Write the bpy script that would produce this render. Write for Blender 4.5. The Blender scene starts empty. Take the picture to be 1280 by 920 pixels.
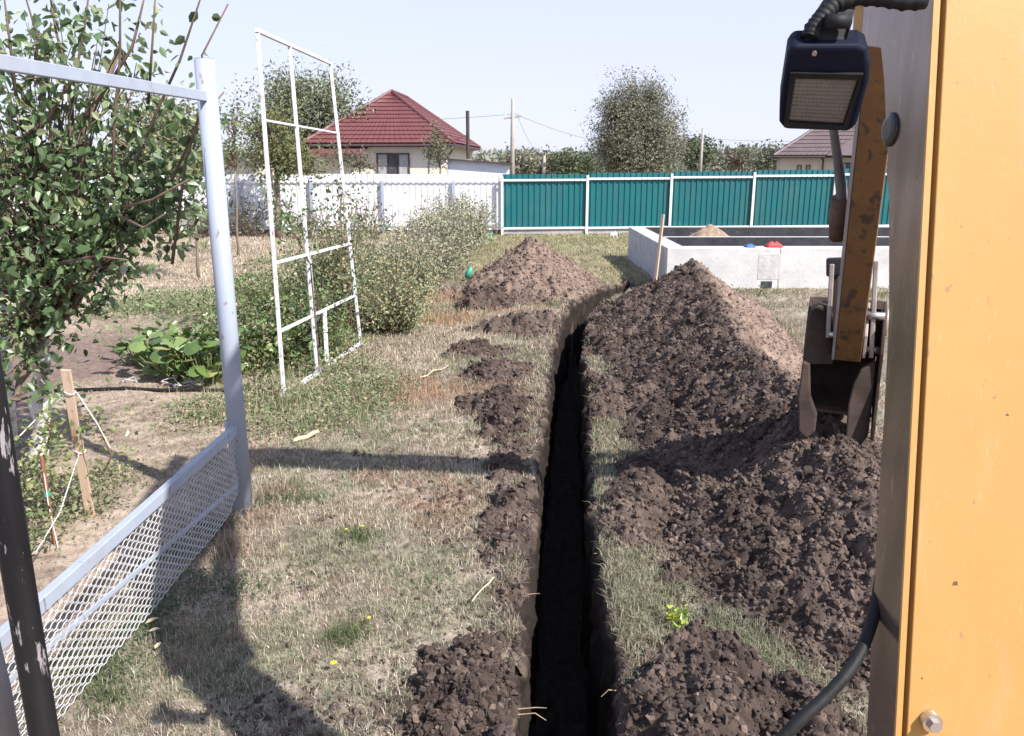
import bpy, bmesh, math, random
import numpy as np
from mathutils import Vector, Matrix
R = math.radians
rng = np.random.default_rng(7)
random.seed(7)
sc = bpy.context.scene
C = sc.collection

# ------------------------------------------------------------------ camera
CAMZ, F, PITCH = 2.4, 1005.0, 14.3
cam_d = bpy.data.cameras.new("camera"); cam = bpy.data.objects.new("camera", cam_d); C.objects.link(cam)
cam.location = (0, 0, CAMZ); cam.rotation_euler = (R(90 - PITCH), 0, 0)
cam_d.sensor_width = 36; cam_d.lens = 36 * F / 1280; cam_d.clip_start = 0.05; cam_d.clip_end = 3000
sc.camera = cam
# ------------------------------------------------------------------ light
SUNDIR = Vector((-.80, .62, -1.0)).normalized()          # the way the light travels
w = bpy.data.worlds.new("World"); sc.world = w; w.use_nodes = True
nt = w.node_tree; bg = nt.nodes["Background"]
sky = nt.nodes.new("ShaderNodeTexSky"); sky.sky_type = 'NISHITA'; sky.sun_disc = False
sky.sun_elevation = math.asin(-SUNDIR.z); sky.sun_rotation = math.atan2(-SUNDIR.x, -SUNDIR.y)
sky.air_density = 1.0; sky.dust_density = .7; sky.ozone_density = 2.5; sky.altitude = 100
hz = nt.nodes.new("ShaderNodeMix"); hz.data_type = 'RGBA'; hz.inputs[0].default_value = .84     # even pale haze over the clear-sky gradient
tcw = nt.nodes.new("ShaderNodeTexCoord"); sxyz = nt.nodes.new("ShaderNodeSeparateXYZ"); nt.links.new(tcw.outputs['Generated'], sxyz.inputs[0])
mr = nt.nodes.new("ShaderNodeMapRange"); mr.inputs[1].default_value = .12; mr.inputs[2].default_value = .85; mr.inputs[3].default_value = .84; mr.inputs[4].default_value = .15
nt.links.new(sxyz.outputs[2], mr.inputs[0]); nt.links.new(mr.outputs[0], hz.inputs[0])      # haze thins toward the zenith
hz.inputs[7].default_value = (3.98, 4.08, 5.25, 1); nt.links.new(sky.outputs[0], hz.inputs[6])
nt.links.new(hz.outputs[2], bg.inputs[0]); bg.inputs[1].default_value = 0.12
sd = bpy.data.lights.new("sun", 'SUN'); sd.energy = 4.6; sd.angle = R(0.55); sd.color = (1, .955, .89)
so = bpy.data.objects.new("sun", sd); C.objects.link(so)
so.rotation_euler = SUNDIR.to_track_quat('-Z', 'Y').to_euler(); so.location = (20, -20, 30)
sc.view_settings.view_transform = 'Standard'; sc.view_settings.look = 'None'
sc.view_settings.exposure = 0.85; sc.view_settings.gamma = 1

# ------------------------------------------------------------------ pixel -> place
cp, sp = math.cos(R(PITCH)), math.sin(R(PITCH))
def ray(px, py):
    u = (px - 640) / F; v = -(py - 460) / F
    return Vector((u, cp + v * sp, -sp + v * cp))
def atY(px, py, Y): r = ray(px, py); return Vector((0, 0, CAMZ)) + r * (Y / r.y)
def atX(px, py, X): r = ray(px, py); return Vector((0, 0, CAMZ)) + r * (X / r.x)
def atZ(px, py, z=0.): r = ray(px, py); return Vector((0, 0, CAMZ)) + r * ((z - CAMZ) / r.z)
def atD(px, py, d): return Vector((0, 0, CAMZ)) + ray(px, py) * d

# ------------------------------------------------------------------ noise
def _h(ix, iy, s):
    n = (ix.astype(np.int64) * 374761393 + iy.astype(np.int64) * 668265263 + s * 974711) & 0x7fffffff
    n = ((n ^ (n >> 13)) * 1274126177) & 0x7fffffff
    return ((n ^ (n >> 16)) & 0xffff) / 65535.0
def vn(x, y, s=0):
    x = np.asarray(x, float); y = np.asarray(y, float)
    ix = np.floor(x); iy = np.floor(y); fx = x - ix; fy = y - iy
    fx = fx * fx * (3 - 2 * fx); fy = fy * fy * (3 - 2 * fy)
    a = _h(ix, iy, s); b = _h(ix + 1, iy, s); c = _h(ix, iy + 1, s); d = _h(ix + 1, iy + 1, s)
    return (a * (1 - fx) + b * fx) * (1 - fy) + (c * (1 - fx) + d * fx) * fy
def fbm(x, y, f, o=4, s=0):
    t = 0; a = .5; n = 0
    for k in range(o):
        t = t + a * vn(np.asarray(x) * f + 17 * k, np.asarray(y) * f - 9 * k, s + k); n += a; a *= .5; f *= 2.03
    return t / n
def lumps(x, y, size, s=0):
    """rounded lumps, 0..1"""
    x = np.asarray(x) / size; y = np.asarray(y) / size
    ix = np.floor(x); iy = np.floor(y); best = np.full(np.shape(x), 0.)
    for dx in (-1, 0, 1):
        for dy in (-1, 0, 1):
            cx = ix + dx; cy = iy + dy
            qx = cx + _h(cx, cy, s + 1); qy = cy + _h(cx, cy, s + 2); r = .35 + .55 * _h(cx, cy, s + 3)
            d2 = (x - qx) ** 2 + (y - qy) ** 2
            best = np.maximum(best, np.sqrt(np.clip(r * r - d2, 0, None)))
    return best
def sm(a, b, x): t = np.clip((x - a) / (b - a), 0, 1); return t * t * (3 - 2 * t)

# ------------------------------------------------------------------ materials
def mat(name, c1, c2=None, scale=8., rough=.8, metal=0., bump=0., bscale=None, spec=.5, c3=None, s3=2., t3=(.55, .65), attr=False, transl=0., detail=6, coord='Object', stretch=None):
    m = bpy.data.materials.new(name); m.use_nodes = True; nt = m.node_tree; N = nt.nodes; L = nt.links
    b = N["Principled BSDF"]; b.inputs["Roughness"].default_value = rough; b.inputs["Metallic"].default_value = metal
    b.inputs["Specular IOR Level"].default_value = spec
    tc = N.new("ShaderNodeTexCoord"); src = tc.outputs[coord]
    if stretch:
        mp = N.new("ShaderNodeMapping"); mp.inputs["Scale"].default_value = stretch; L.new(src, mp.inputs[0]); src = mp.outputs[0]
    def noise(s, d=detail):
        n = N.new("ShaderNodeTexNoise"); n.inputs["Scale"].default_value = s; n.inputs["Detail"].default_value = d; n.inputs["Roughness"].default_value = .62
        L.new(src, n.inputs["Vector"]); return n.outputs[0]
    def mix(f, a, bb, typ='MIX'):
        x = N.new("ShaderNodeMix"); x.data_type = 'RGBA'; x.blend_type = typ
        if hasattr(f, 'is_linked') or not isinstance(f, float): L.new(f, x.inputs[0])
        else: x.inputs[0].default_value = f
        for i, q in ((6, a), (7, bb)):
            if isinstance(q, tuple): x.inputs[i].default_value = (*q, 1)
            else: L.new(q, x.inputs[i])
        return x.outputs[2]
    def ramp(f, a, bb):
        r = N.new("ShaderNodeMapRange"); r.inputs[1].default_value = a; r.inputs[2].default_value = bb; L.new(f, r.inputs[0]); return r.outputs[0]
    if attr:
        at = N.new("ShaderNodeAttribute"); at.attribute_name = "Col"; col = at.outputs[0]
        if c2: col = mix(1.0, col, mix(ramp(noise(scale), .3, .7), c1, c2), 'MULTIPLY')
    elif c2: col = mix(ramp(noise(scale), .32, .68), c1, c2)
    else: col = c1
    if c3: col = mix(ramp(noise(s3), *t3), col, c3)
    if isinstance(col, tuple): b.inputs["Base Color"].default_value = (*col, 1)
    else: L.new(col, b.inputs["Base Color"])
    if bump:
        bp = N.new("ShaderNodeBump"); bp.inputs["Strength"].default_value = 1; bp.inputs["Distance"].default_value = bump
        L.new(noise(bscale or scale * 3), bp.inputs["Height"]); L.new(bp.outputs[0], b.inputs["Normal"])
    if transl:
        t = N.new("ShaderNodeBsdfTranslucent"); ms = N.new("ShaderNodeMixShader"); ms.inputs[0].default_value = transl
        if isinstance(col, tuple): t.inputs[0].default_value = (*col, 1)
        else: L.new(col, t.inputs[0])
        L.new(b.outputs[0], ms.inputs[1]); L.new(t.outputs[0], ms.inputs[2]); L.new(ms.outputs[0], N["Material Output"].inputs[0])
    return m
def stain(m, col, scale, lo, hi, stretch=(1, 1, 1), amt=1., detail=4):
    # dirt, chips or streaks laid over a paint
    N = m.node_tree.nodes; L = m.node_tree.links; b = N["Principled BSDF"]; inp = b.inputs["Base Color"]
    tc = N.new("ShaderNodeTexCoord"); mp = N.new("ShaderNodeMapping"); mp.inputs["Scale"].default_value = stretch; mp.inputs["Location"].default_value = (scale, 3, 1)
    n = N.new("ShaderNodeTexNoise"); n.inputs["Scale"].default_value = scale; n.inputs["Detail"].default_value = detail
    rg = N.new("ShaderNodeMapRange"); rg.inputs[1].default_value = lo; rg.inputs[2].default_value = hi; rg.inputs[4].default_value = amt
    x = N.new("ShaderNodeMix"); x.data_type = 'RGBA'; x.inputs[7].default_value = (*col, 1)
    L.new(tc.outputs['Object'], mp.inputs[0]); L.new(mp.outputs[0], n.inputs["Vector"]); L.new(n.outputs[0], rg.inputs[0]); L.new(rg.outputs[0], x.inputs[0])
    if inp.is_linked: L.new(inp.links[0].from_socket, x.inputs[6])
    else: x.inputs[6].default_value = inp.default_value
    L.new(x.outputs[2], inp); return m
M = {}
M['ground'] = mat('ground_soil_and_grass', (.62, .6, .58), (1.3, 1.3, 1.32), 14, .95, bump=.012, bscale=40, attr=True, spec=.15)
M['soil'] = mat('turned_soil', (.6, .6, .6), (1.35, 1.32, 1.3), 9, .95, bump=.01, bscale=60, attr=True, spec=.15)
M['clod'] = mat('soil_clods', (.6, .6, .6), (1.3, 1.3, 1.28), 22, .93, bump=.004, bscale=90, attr=True, spec=.15)
M['blade'] = mat('grass_blades', (1, 1, 1), None, attr=True, rough=.7, spec=.2, transl=.25)
M['leaf'] = mat('leaves', (1, 1, 1), None, attr=True, rough=.36, spec=.6, transl=.3)
M['leaf_dull'] = mat('dull_leaves', (1, 1, 1), None, attr=True, rough=.6, spec=.3, transl=.25)
M['bark'] = mat('bark', (.13, .1, .075), (.24, .2, .16), 12, .9, bump=.01, bscale=30)
M['twig'] = mat('twig_bark', (.11, .07, .05), (.2, .14, .1), 12, .85)
M['whitewash'] = mat('whitewashed_bark', (.75, .74, .7), (.5, .47, .42), 9, .9, bump=.008, bscale=30, c3=(.3, .25, .2), s3=6)
M['lav_paint'] = mat('pale_grey_blue_paint', (.37, .41, .49), (.33, .37, .45), 5, .5, bump=.0008, bscale=60, c3=(.36, .36, .42), s3=9, t3=(.66, .74))
M['frame_white'] = mat('chalky_white_paint', (.74, .75, .78), (.6, .6, .63), 7, .6, c3=(.4, .36, .33), s3=12, t3=(.64, .7))
M['white_metal'] = mat('white_fence_sheet', (.8, .81, .83), (.72, .73, .76), 1.5, .45)
M['white_rail'] = mat('white_steel', (.82, .83, .84), (.7, .7, .72), 6, .5)
M['blue_post'] = mat('blue_grey_steel', (.32, .37, .5), (.4, .44, .55), 4, .6)
M['teal'] = mat('teal_fence_sheet', (.008, .135, .148), (.011, .112, .13), 1.2, .38, c3=(.02, .145, .155), s3=.6)
M['plinth'] = mat('plinth_board', (.42, .41, .42), (.3, .29, .3), 4, .9)
M['brown_plinth'] = mat('brown_plinth', (.25, .16, .12), (.17, .11, .09), 4, .9)
M['concrete'] = mat('cast_concrete', (.62, .615, .60), (.48, .475, .47), 2.2, .88, bump=.006, bscale=14, c3=(.36, .35, .34), s3=5, t3=(.60, .75))
M['concrete_shade'] = mat('cast_concrete_shade', (.52, .53, .57), (.40, .41, .45), 3, .88, bump=.006, bscale=14, c3=(.3, .3, .33), s3=6, t3=(.58, .75))  # lavender shade of the left wall put into the concrete colour
M['bitumen'] = mat('bitumen_coating', (.022, .022, .028), (.05, .05, .06), 3, .55, bump=.01, bscale=9, c3=(.12, .12, .13), s3=7, t3=(.62, .72))
M['yellow'] = mat('yellow_machine_paint', (.53, .305, .10), (.485, .275, .09), 2.5, .42, bump=.0006, bscale=25, c3=(.60, .38, .17), s3=14, t3=(.72, .76))
M['yellow_worn'] = mat('worn_yellow_paint', (.215, .105, .035), (.16, .08, .032), 7, .55, c3=(.10, .062, .035), s3=9, t3=(.58, .66), bump=.002)
M['side_steel'] = mat('worn_glossy_side_plate', (.27, .205, .175), (.2, .15, .13), 5, .2, metal=.6, bump=.0012, bscale=7, stretch=(1, 1, .35))
M['black_metal'] = mat('black_paint', (.012, .012, .014), (.03, .03, .032), 8, .35, bump=.001)
M['chipped'] = mat('chipped_black_paint', (.009, .009, .011), (.018, .018, .02), 20, .45, spec=.2, c3=(.26, .24, .25), s3=42, t3=(.575, .60), stretch=(1, 1, .22))
M['grey_bar'] = mat('grey_tube', (.12, .12, .13), (.2, .2, .21), 9, .5)
M['rubber'] = mat('black_rubber', (.010, .010, .011), (.022, .022, .023), 18, .6, spec=.22, bump=.001)
M['navy'] = mat('dark_lamp_plastic', (.008, .010, .024), (.012, .015, .03), 9, .6, spec=.1, bump=.0005)
M['lens'] = mat('dusty_lamp_lens', (.20, .18, .155), (.14, .125, .11), 9, .35, spec=.4, c3=(.19, .16, .13), s3=3)
M['rusty'] = mat('rusty_brown_steel', (.16, .09, .05), (.08, .05, .035), 10, .75, bump=.003)
M['bucket'] = mat('soil_stained_bucket_steel', (.028, .019, .015), (.075, .052, .042), 5, .75, metal=.0, spec=.25, bump=.004, bscale=10)
M['steel'] = mat('bare_steel', (.62, .60, .58), (.4, .36, .34), 8, .35, metal=.85)
M['link'] = mat('dusty_steel_link', (.46, .40, .37), (.28, .22, .2), 9, .6, metal=.2)
M['roof_red'] = mat('dark_red_roof_tile', (.135, .048, .05), (.165, .06, .06), 2.4, .6)
M['roof_brown'] = mat('brown_violet_roof', (.115, .085, .088), (.15, .11, .11), 1.4, .6)
M['cream'] = mat('cream_wall', (.62, .57, .47), (.56, .51, .43), 1.2, .9)
M['cream2'] = mat('pale_plaster', (.72, .69, .60), (.64, .6, .52), 1.2, .9)
M['dark_trim'] = mat('dark_trim', (.05, .03, .03), (.08, .05, .05), 4, .6)
M['glass'] = mat('window_glass', (.045, .05, .055), (.1, .1, .11), 2, .12)
M['curtain'] = mat('pale_curtain', (.42, .42, .42), (.3, .3, .31), 4, .9)
M['pole_grey'] = mat('weathered_pole', (.40, .37, .33), (.3, .27, .25), 3, .9)
M['wood'] = mat('raw_plank', (.60, .45, .33), (.48, .34, .24), 6, .8, stretch=(1, 1, .15), bump=.002, c3=(.34, .22, .15), s3=9)
M['red_wood'] = mat('reddish_stake', (.30, .13, .07), (.22, .09, .05), 8, .8)
M['string'] = mat('pale_twine', (.66, .64, .6), (.5, .48, .45), 20, .9)
M['straw'] = mat('straw', (.62, .50, .34), (.45, .35, .23), 20, .8)
M['red'] = mat('red_cloth', (.55, .05, .05), (.42, .06, .06), 8, .7)
M['blue'] = mat('blue_cloth', (.05, .12, .35), (.08, .16, .4), 8, .7)
M['greenplastic'] = mat('green_plastic', (.03, .35, .22), (.08, .42, .3), 8, .35)
M['yflower'] = mat('yellow_petal', (.8, .62, .03), (.7, .5, .02), 20, .6)
M['root'] = mat('pale_root', (.42, .32, .22), (.3, .22, .15), 20, .8)
M['pear'] = mat('ripe_pear_skin', (.18, .17, .05), (.3, .16, .06), 14, .5)
M['paper'] = mat('white_plastic', (.8, .8, .8), (.7, .7, .7), 4, .5)

stain(M['yellow'], (.50, .36, .20), 9, .50, .78, (1, 1, .22), .55)
stain(M['yellow'], (.34, .22, .11), 60, .70, .74, (1, 1, .6), .8, 2)
stain(M['yellow'], (.62, .48, .30), 130, .66, .72, (1, 1, .12), .18, 2)
stain(M['yellow'], (.10, .07, .05), 38, .765, .78, (1, 1, 1), .9, 2)
stain(M['lav_paint'], (.20, .15, .12), 26, .66, .72, (1, 1, .5), .8, 3)
stain(M['lav_paint'], (.30, .29, .30), 5, .5, .75, (1, 1, .25), .5)
stain(M['frame_white'], (.30, .22, .17), 30, .60, .68, (1, 1, .4), .8, 3)
stain(M['side_steel'], (.06, .045, .035), 14, .5, .75, (1, 1, .12), .5)
stain(M['side_steel'], (.42, .36, .30), 60, .66, .72, (1, 1, .2), .5, 2)
stain(M['yellow_worn'], (.05, .035, .028), 16, .56, .64, (1, 1, .5), .8)
stain(M['teal'], (.045, .12, .12), 1.1, .45, .75, (1, 1, .4), .6)
stain(M['white_metal'], (.5, .48, .44), 1.6, .5, .8, (1, 1, .3), .5)
# ------------------------------------------------------------------ object helpers
def tag(o, label=None, cat=None, group=None, kind=None):
    if label: o['label'] = label
    if cat: o['category'] = cat
    if group: o['group'] = group
    if kind: o['kind'] = kind
    return o
def thing(name, label, cat, loc=(0, 0, 0), group=None):
    o = bpy.data.objects.new(name, None); C.objects.link(o); o.location = loc
    return tag(o, label, cat, group)
def link(name, me, m, parent=None, smooth=False):
    if m is not None and not me.materials: me.materials.append(m)
    if smooth: me.polygons.foreach_set('use_smooth', np.ones(len(me.polygons), bool))
    o = bpy.data.objects.new(name, me); C.objects.link(o)
    if parent is not None:
        o.parent = parent
        # geometry is written in world coordinates unless told otherwise
        l = Vector((0, 0, 0)); q = parent
        while q is not None: l += q.location; q = q.parent
        o.location = -l
    return o
def npmesh(name, V, Fc, col=None):
    """V (n,3); Fc (m,k) all faces with k corners; col per vertex (n,3)"""
    me = bpy.data.meshes.new(name); V = np.ascontiguousarray(V, np.float32); Fc = np.ascontiguousarray(Fc, np.int32)
    k = Fc.shape[1]
    me.vertices.add(len(V)); me.vertices.foreach_set('co', V.ravel())
    me.loops.add(Fc.size); me.loops.foreach_set('vertex_index', Fc.ravel())
    me.polygons.add(len(Fc)); me.polygons.foreach_set('loop_start', np.arange(len(Fc), dtype=np.int32) * k)
    me.update(calc_edges=True)
    if col is not None:
        a = me.color_attributes.new("Col", 'FLOAT_COLOR', 'POINT')
        cc = np.ones((len(V), 4), np.float32); cc[:, :3] = col; a.data.foreach_set('color', cc.ravel())
    me.validate(); me.polygons.foreach_set('use_smooth', np.zeros(len(me.polygons), bool)); return me
class MB:
    def __init__(s): s.v = []; s.f = []
    def box(s, c, size, rot=None):
        c = Vector(c); n = len(s.v); hx, hy, hz = [q / 2 for q in size]
        for x, y, z in ((-1, -1, -1), (1, -1, -1), (1, 1, -1), (-1, 1, -1), (-1, -1, 1), (1, -1, 1), (1, 1, 1), (-1, 1, 1)):
            p = Vector((x * hx, y * hy, z * hz))
            if rot is not None: p = rot @ p
            s.v.append(p + c)
        s.f += [tuple(n + i for i in q) for q in ((0, 3, 2, 1), (4, 5, 6, 7), (0, 1, 5, 4), (1, 2, 6, 5), (2, 3, 7, 6), (3, 0, 4, 7))]
        return s
    def bar(s, a, b, w, h, up=Vector((0, 0, 1))):
        a = Vector(a); b = Vector(b); d = (b - a).normalized(); sd = d.cross(up)
        if sd.length < 1e-3: sd = d.cross(Vector((0, 1, 0)))
        sd.normalize(); u = sd.cross(d); n = len(s.v)
        for p in (a, b):
            for i, j in ((-1, -1), (1, -1), (1, 1), (-1, 1)): s.v.append(p + sd * i * w / 2 + u * j * h / 2)
        s.f += [tuple(n + i for i in q) for q in ((0, 1, 2, 3), (7, 6, 5, 4), (0, 4, 5, 1), (1, 5, 6, 2), (2, 6, 7, 3), (3, 7, 4, 0))]
        return s
    def tube(s, pts, r, k=8, cap=True):
        pts = [Vector(p) for p in pts]; n0 = len(s.v); m = len(pts)
        rs = r if isinstance(r, (list, tuple)) else [r] * m
        up = None
        for i, p in enumerate(pts):
            d = (pts[min(i + 1, m - 1)] - pts[max(i - 1, 0)]).normalized()
            if up is None:
                up = Vector((0, 0, 1)) if abs(d.z) < .9 else Vector((1, 0, 0))
            a = d.cross(up).normalized(); up = a.cross(d).normalized()
            for j in range(k):
                t = 2 * math.pi * j / k
                s.v.append(p + (a * math.cos(t) + up * math.sin(t)) * rs[i])
        for i in range(m - 1):
            for j in range(k):
                a = n0 + i * k + j; b = n0 + i * k + (j + 1) % k
                s.f.append((a, b, b + k, a + k))
        if cap:
            s.f.append(tuple(n0 + j for j in reversed(range(k)))); s.f.append(tuple(n0 + (m - 1) * k + j for j in range(k)))
        return s
    def prism(s, poly, d):
        """poly: list of 3D points, extruded by vector d"""
        n = len(s.v); k = len(poly); d = Vector(d)
        s.v += [Vector(p) for p in poly] + [Vector(p) + d for p in poly]
        s.f.append(tuple(range(n, n + k))); s.f.append(tuple(reversed(range(n + k, n + 2 * k))))
        for i in range(k): s.f.append((n + i, n + k + i, n + k + (i + 1) % k, n + (i + 1) % k))
        return s
    def quad(s, *p):
        n = len(s.v); s.v += [Vector(q) for q in p]; s.f.append(tuple(range(n, n + len(p)))); return s
    def mesh(s, name):
        me = bpy.data.meshes.new(name); me.from_pydata([tuple(v) for v in s.v], [], s.f); me.update()
        bm = bmesh.new(); bm.from_mesh(me); bmesh.ops.recalc_face_normals(bm, faces=bm.faces); bm.to_mesh(me); bm.free(); me.polygons.foreach_set('use_smooth', np.zeros(len(me.polygons), bool))
        return me
    def build(s, name, m, parent=None, smooth=False, bevel=0, seg=2):
        o = link(name, s.mesh(name), m, parent)
        if smooth:
            for p in o.data.polygons: p.use_smooth = len(p.vertices) == 4
        if bevel:
            b = o.modifiers.new('bevel', 'BEVEL'); b.width = bevel; b.segments = seg; b.limit_method = 'ANGLE'; b.angle_limit = R(35)
        return o

# ------------------------------------------------------------------ ground shape
TY = np.array([1.0, 2., 3, 4, 5.3, 7, 9.8, 12.5, 14, 15.3, 16.4, 17.2]); TX = np.array([.19, .21, .235, .295, .36, .50, .70, .97, 1.32, 1.9, 2.55, 3.0])
def tcx(y): return np.interp(y, TY, TX)
TEND = 16.9
def base_h(x, y):
    return (fbm(x, y, .35, 3, 3) - .5) * .10 * sm(3, 12, y) + (fbm(x, y, 2.6, 4, 5) - .5) * .05 + (fbm(x, y, 11, 3, 9) - .5) * .032
RL = np.array([  # spoil ridge: y, x, height, left half-width, right half-width
    [2.9, 1.95, -.06, .4, .8], [3.3, 1.95, .05, .5, .9], [3.8, 1.95, .30, .82, 1.2], [4.5, 2.08, .52, 1.15, 1.3], [5.2, 2.22, .63, 1.25, 1.3], [5.9, 2.3, .59, 1.3, 1.2], [6.8, 2.3, .58, 1.35, 1.0],
    [7.8, 2.3, .60, 1.4, 1.0], [9.5, 2.5, .68, 1.5, 1.2], [11.5, 2.75, .74, 1.6, 1.35], [13.0, 3.0, .80, 1.8, 1.3], [13.7, 3.1, .72, 1.5, 1.2], [14.5, 3.2, .3, .9, .9], [15.1, 3.2, -.02, .5, .5], [15.5, 3.2, -.07, .5, .5]])
def ridge_h(x, y):
    yy = y + (fbm(x, y, .9, 2, 31) - .5) * .5
    cx = np.interp(yy, RL[:, 0], RL[:, 1]) + (fbm(x * 0, y, 1.1, 2, 33) - .5) * .25
    h = np.interp(yy, RL[:, 0], RL[:, 2]); l = np.interp(yy, RL[:, 0], RL[:, 3]); r = np.interp(yy, RL[:, 0], RL[:, 4])
    t = np.where(x < cx, (cx - x) / l, (x - cx) / r)
    p = np.clip(1 - t, -.4, 1); prof = np.where(p > 0, p ** 1.15 * (1.0) , p * .6)
    return (h + .06) * prof - .05
def cone_h(x, y, cx, cy, rx, ry, h, power=1.2, s=0):
    t = np.sqrt(((x - cx) / rx) ** 2 + ((y - cy) / ry) ** 2) + (fbm(x, y, 1.6 / min(rx, ry) * .6, 2, 50 + s) - .5) * (.5 if h > .5 else 1.3) + (0 if h > .5 else (fbm(x, y, 7, 2, 60 + s) - .5) * .8)
    p = np.clip(1 - t, -.3, 1)
    return np.where(p > 0, np.abs(p) ** power, p) * (h + .05) - .05
HEAPS = {}
def rough(x, y, a=1., far=False):
    d = (lumps(x, y, .17, 1) * .10 + (fbm(x, y, 5, 3, 12) - .5) * .11 + lumps(x, y, .075, 7) * .045 + (fbm(x, y, 24, 2, 15) - .5) * .025) * a
    if not far: d = d + lumps(x, y, .034, 14) * .018 * a
    return d - .04 * a
HEAPS['ridge'] = lambda x, y: ridge_h(x, y) + rough(x, y, 1.0 + .25 * sm(7, 12, y)) * sm(-.1, .12, ridge_h(x, y) + .02)
_h_left = lambda x, y: np.maximum(cone_h(x, y, .36, 15.5, 1.5, 1.6, 1.02, .9, 1), np.maximum(cone_h(x, y, .78, 14.8, .8, .9, .5, .8, 2), cone_h(x, y, -.45, 15.0, .8, .9, .5, .8, 3)))
HEAPS['left'] = lambda x, y: np.minimum(_h_left(x, y) + rough(x, y, 1.2) * sm(-.1, .15, _h_left(x, y)), trench_d(x, y) * .95 - .02)
def _mk(cx, cy, rx, ry, h, s, a=1.):
    f = lambda x, y: cone_h(x, y, cx, cy, rx, ry, h, .75, s)
    return lambda x, y: f(x, y) + rough(x, y, a) * sm(-.08, .05, f(x, y))
SMALL = [  # name key, cx, cy, rx, ry, h, label
    ('a', -.16, 3.2, .30, .72, .13, 'low heap of dark soil at the near left lip of the trench'),
    ('b', .86, 3.05, .50, .62, .17, 'low rounded heap of dark soil at the near right lip of the trench'),
    ('c', -.16, 7.6, .42, .62, .17, 'middle heap of dark soil clods on the grass left of the trench'),
    ('d', -.06, 9.1, .46, .60, .14, 'heap of soil clods on the left bank behind the middle one'),
    ('e', -.45, 10.3, .42, .30, .10, 'small dark soil clods farthest left on the dry grass bank'),
    ('f', .1, 12.0, .6, .7, .18, 'small soil clods just in front of the far left soil heap'),
    ('g', .92, 5.35, .32, .85, .12, 'low soil crumbs on the right lip between trench and big soil ridge'),
    ('h', 1.02, 7.9, .30, .9, .14, 'soil lumps lying beside the trench in the shade of the ridge'),
    ('i', 1.2, 10.3, .34, 1.0, .16, 'rough lumps on the right lip at the narrow far part of the trench'),
    ('j', .0, 5.4, .20, 1.4, .07, 'thin crumbs of brown soil along the left lip of the trench'),
    ('k', -.42, 13.6, .55, .45, .32, 'dark undercut soil lumps at the left foot of the far soil heap')]
for q in SMALL: HEAPS[q[0]] = _mk(q[1], q[2], q[3], q[4], q[5], ord(q[0]), .75)
def heap_max(x, y):
    return np.maximum.reduce([f(x, y) for f in HEAPS.values()])

def trench_hw(sd_, y):
    q = 5. + 7. * sd_
    return .222 + .03 * (1 - sm(3.2, 5.5, y)) + (fbm(q, y, 2.2, 2, 71) - .5) * .09 + (fbm(q, y, 9, 2, 73) - .5) * .07 + (fbm(q, y, 26, 2, 74) - .5) * .035 + .08 * sm(14, 16, y)
def trench_d(x, y):
    """horizontal distance from the trench edge, negative inside"""
    cx = tcx(y); slope = np.interp(y, [2, 12.5, 14, 16.4], [0.1, .15, .42, .6])
    hw = trench_hw(np.sign(x - cx), y)
    d = np.abs(x - cx) / np.sqrt(1 + slope ** 2) - hw
    d = np.maximum(d, y - TEND)
    return d
def ground_h(x, y):
    d = trench_d(x, y)
    b = base_h(x, y)
    cut = np.clip((d + .016) / .016, 0, 1)
    hol = -.12 * np.exp(-(((x - 2.2) / .8) ** 2 + ((y - 17.0) / .7) ** 2))
    wob = (fbm(x * 3, y, 3, 3, 77) - .5) * .2
    deep = -1.15 + wob
    if np.ndim(y): deep = np.where(y > 14.3, -1.15 + .5 * sm(14.3, 16.9, y) + wob, deep)
    return (b + hol) * cut + (1 - cut) * deep
# rows and columns of the ground sheet
ys = [-6.]
while ys[-1] < 1.0: ys.append(ys[-1] + .7)
ys[-1] = 1.0
while ys[-1] < 40: ys.append(ys[-1] + max(.02, ys[-1] ** 2 * .0009 + .004 * ys[-1]) if ys[-1] > 2.7 else ys[-1] + .12)
while ys[-1] < 1400: ys.append(ys[-1] * 1.12)
s = [0.]
while s[-1] < 1500:
    q = s[-1]; s.append(q + (.014 if q < .45 else .022 if q < 1.4 else .04 if q < 4 else .10 if q < 9 else q * .04))
s = np.array(s); s = np.concatenate([-s[:0:-1], s])
ys = np.array(ys)
SX, YY = np.meshgrid(s, ys)
fade = np.exp(-np.clip(np.abs(SX) - 2, 0, None) / 3)
XX = SX + np.interp(YY, TY, TX)
ZZ = ground_h(XX, YY)
ZZ = np.where(YY > 45, ZZ * 0 - .02, ZZ)
def mixc(a, b, t): t = np.clip(t, 0, 1)[..., None]; return np.asarray(a) * (1 - t) + np.asarray(b) * t
def ell(x, y, cx, cy, rx, ry, soft=.35, s=0):
    d = np.sqrt(((x - cx) / rx) ** 2 + ((y - cy) / ry) ** 2) + (fbm(x, y, 1.3, 3, 90 + s) - .5) * .9
    return 1 - sm(1 - soft, 1 + soft, d)
def garden(x, y): return 1 - sm(-2.2, -1.9, x + (fbm(x, y, 2, 2, 41) - .5) * .5)
def barepatch(x, y): return np.maximum(ell(x, y, -4.7, 10.2, 1.7, 1.5, .2, 1), ell(x, y, -6.5, 9, 2, 2.4, .25, 2))
def strawfield(x, y): return garden(x, y) * sm(12.5, 15, y + (fbm(x, y, .7, 2, 44) - .5) * 3) * (1 - sm(-3.6, -2.6, x))
def greenpatch(x, y): return ell(x, y, -4.2, 12.6, 1.7, 1.3, .4, 3)
def lawn(x, y): return sm(15.5, 18.5, y) * sm(-1.6, -.6, x)
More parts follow.
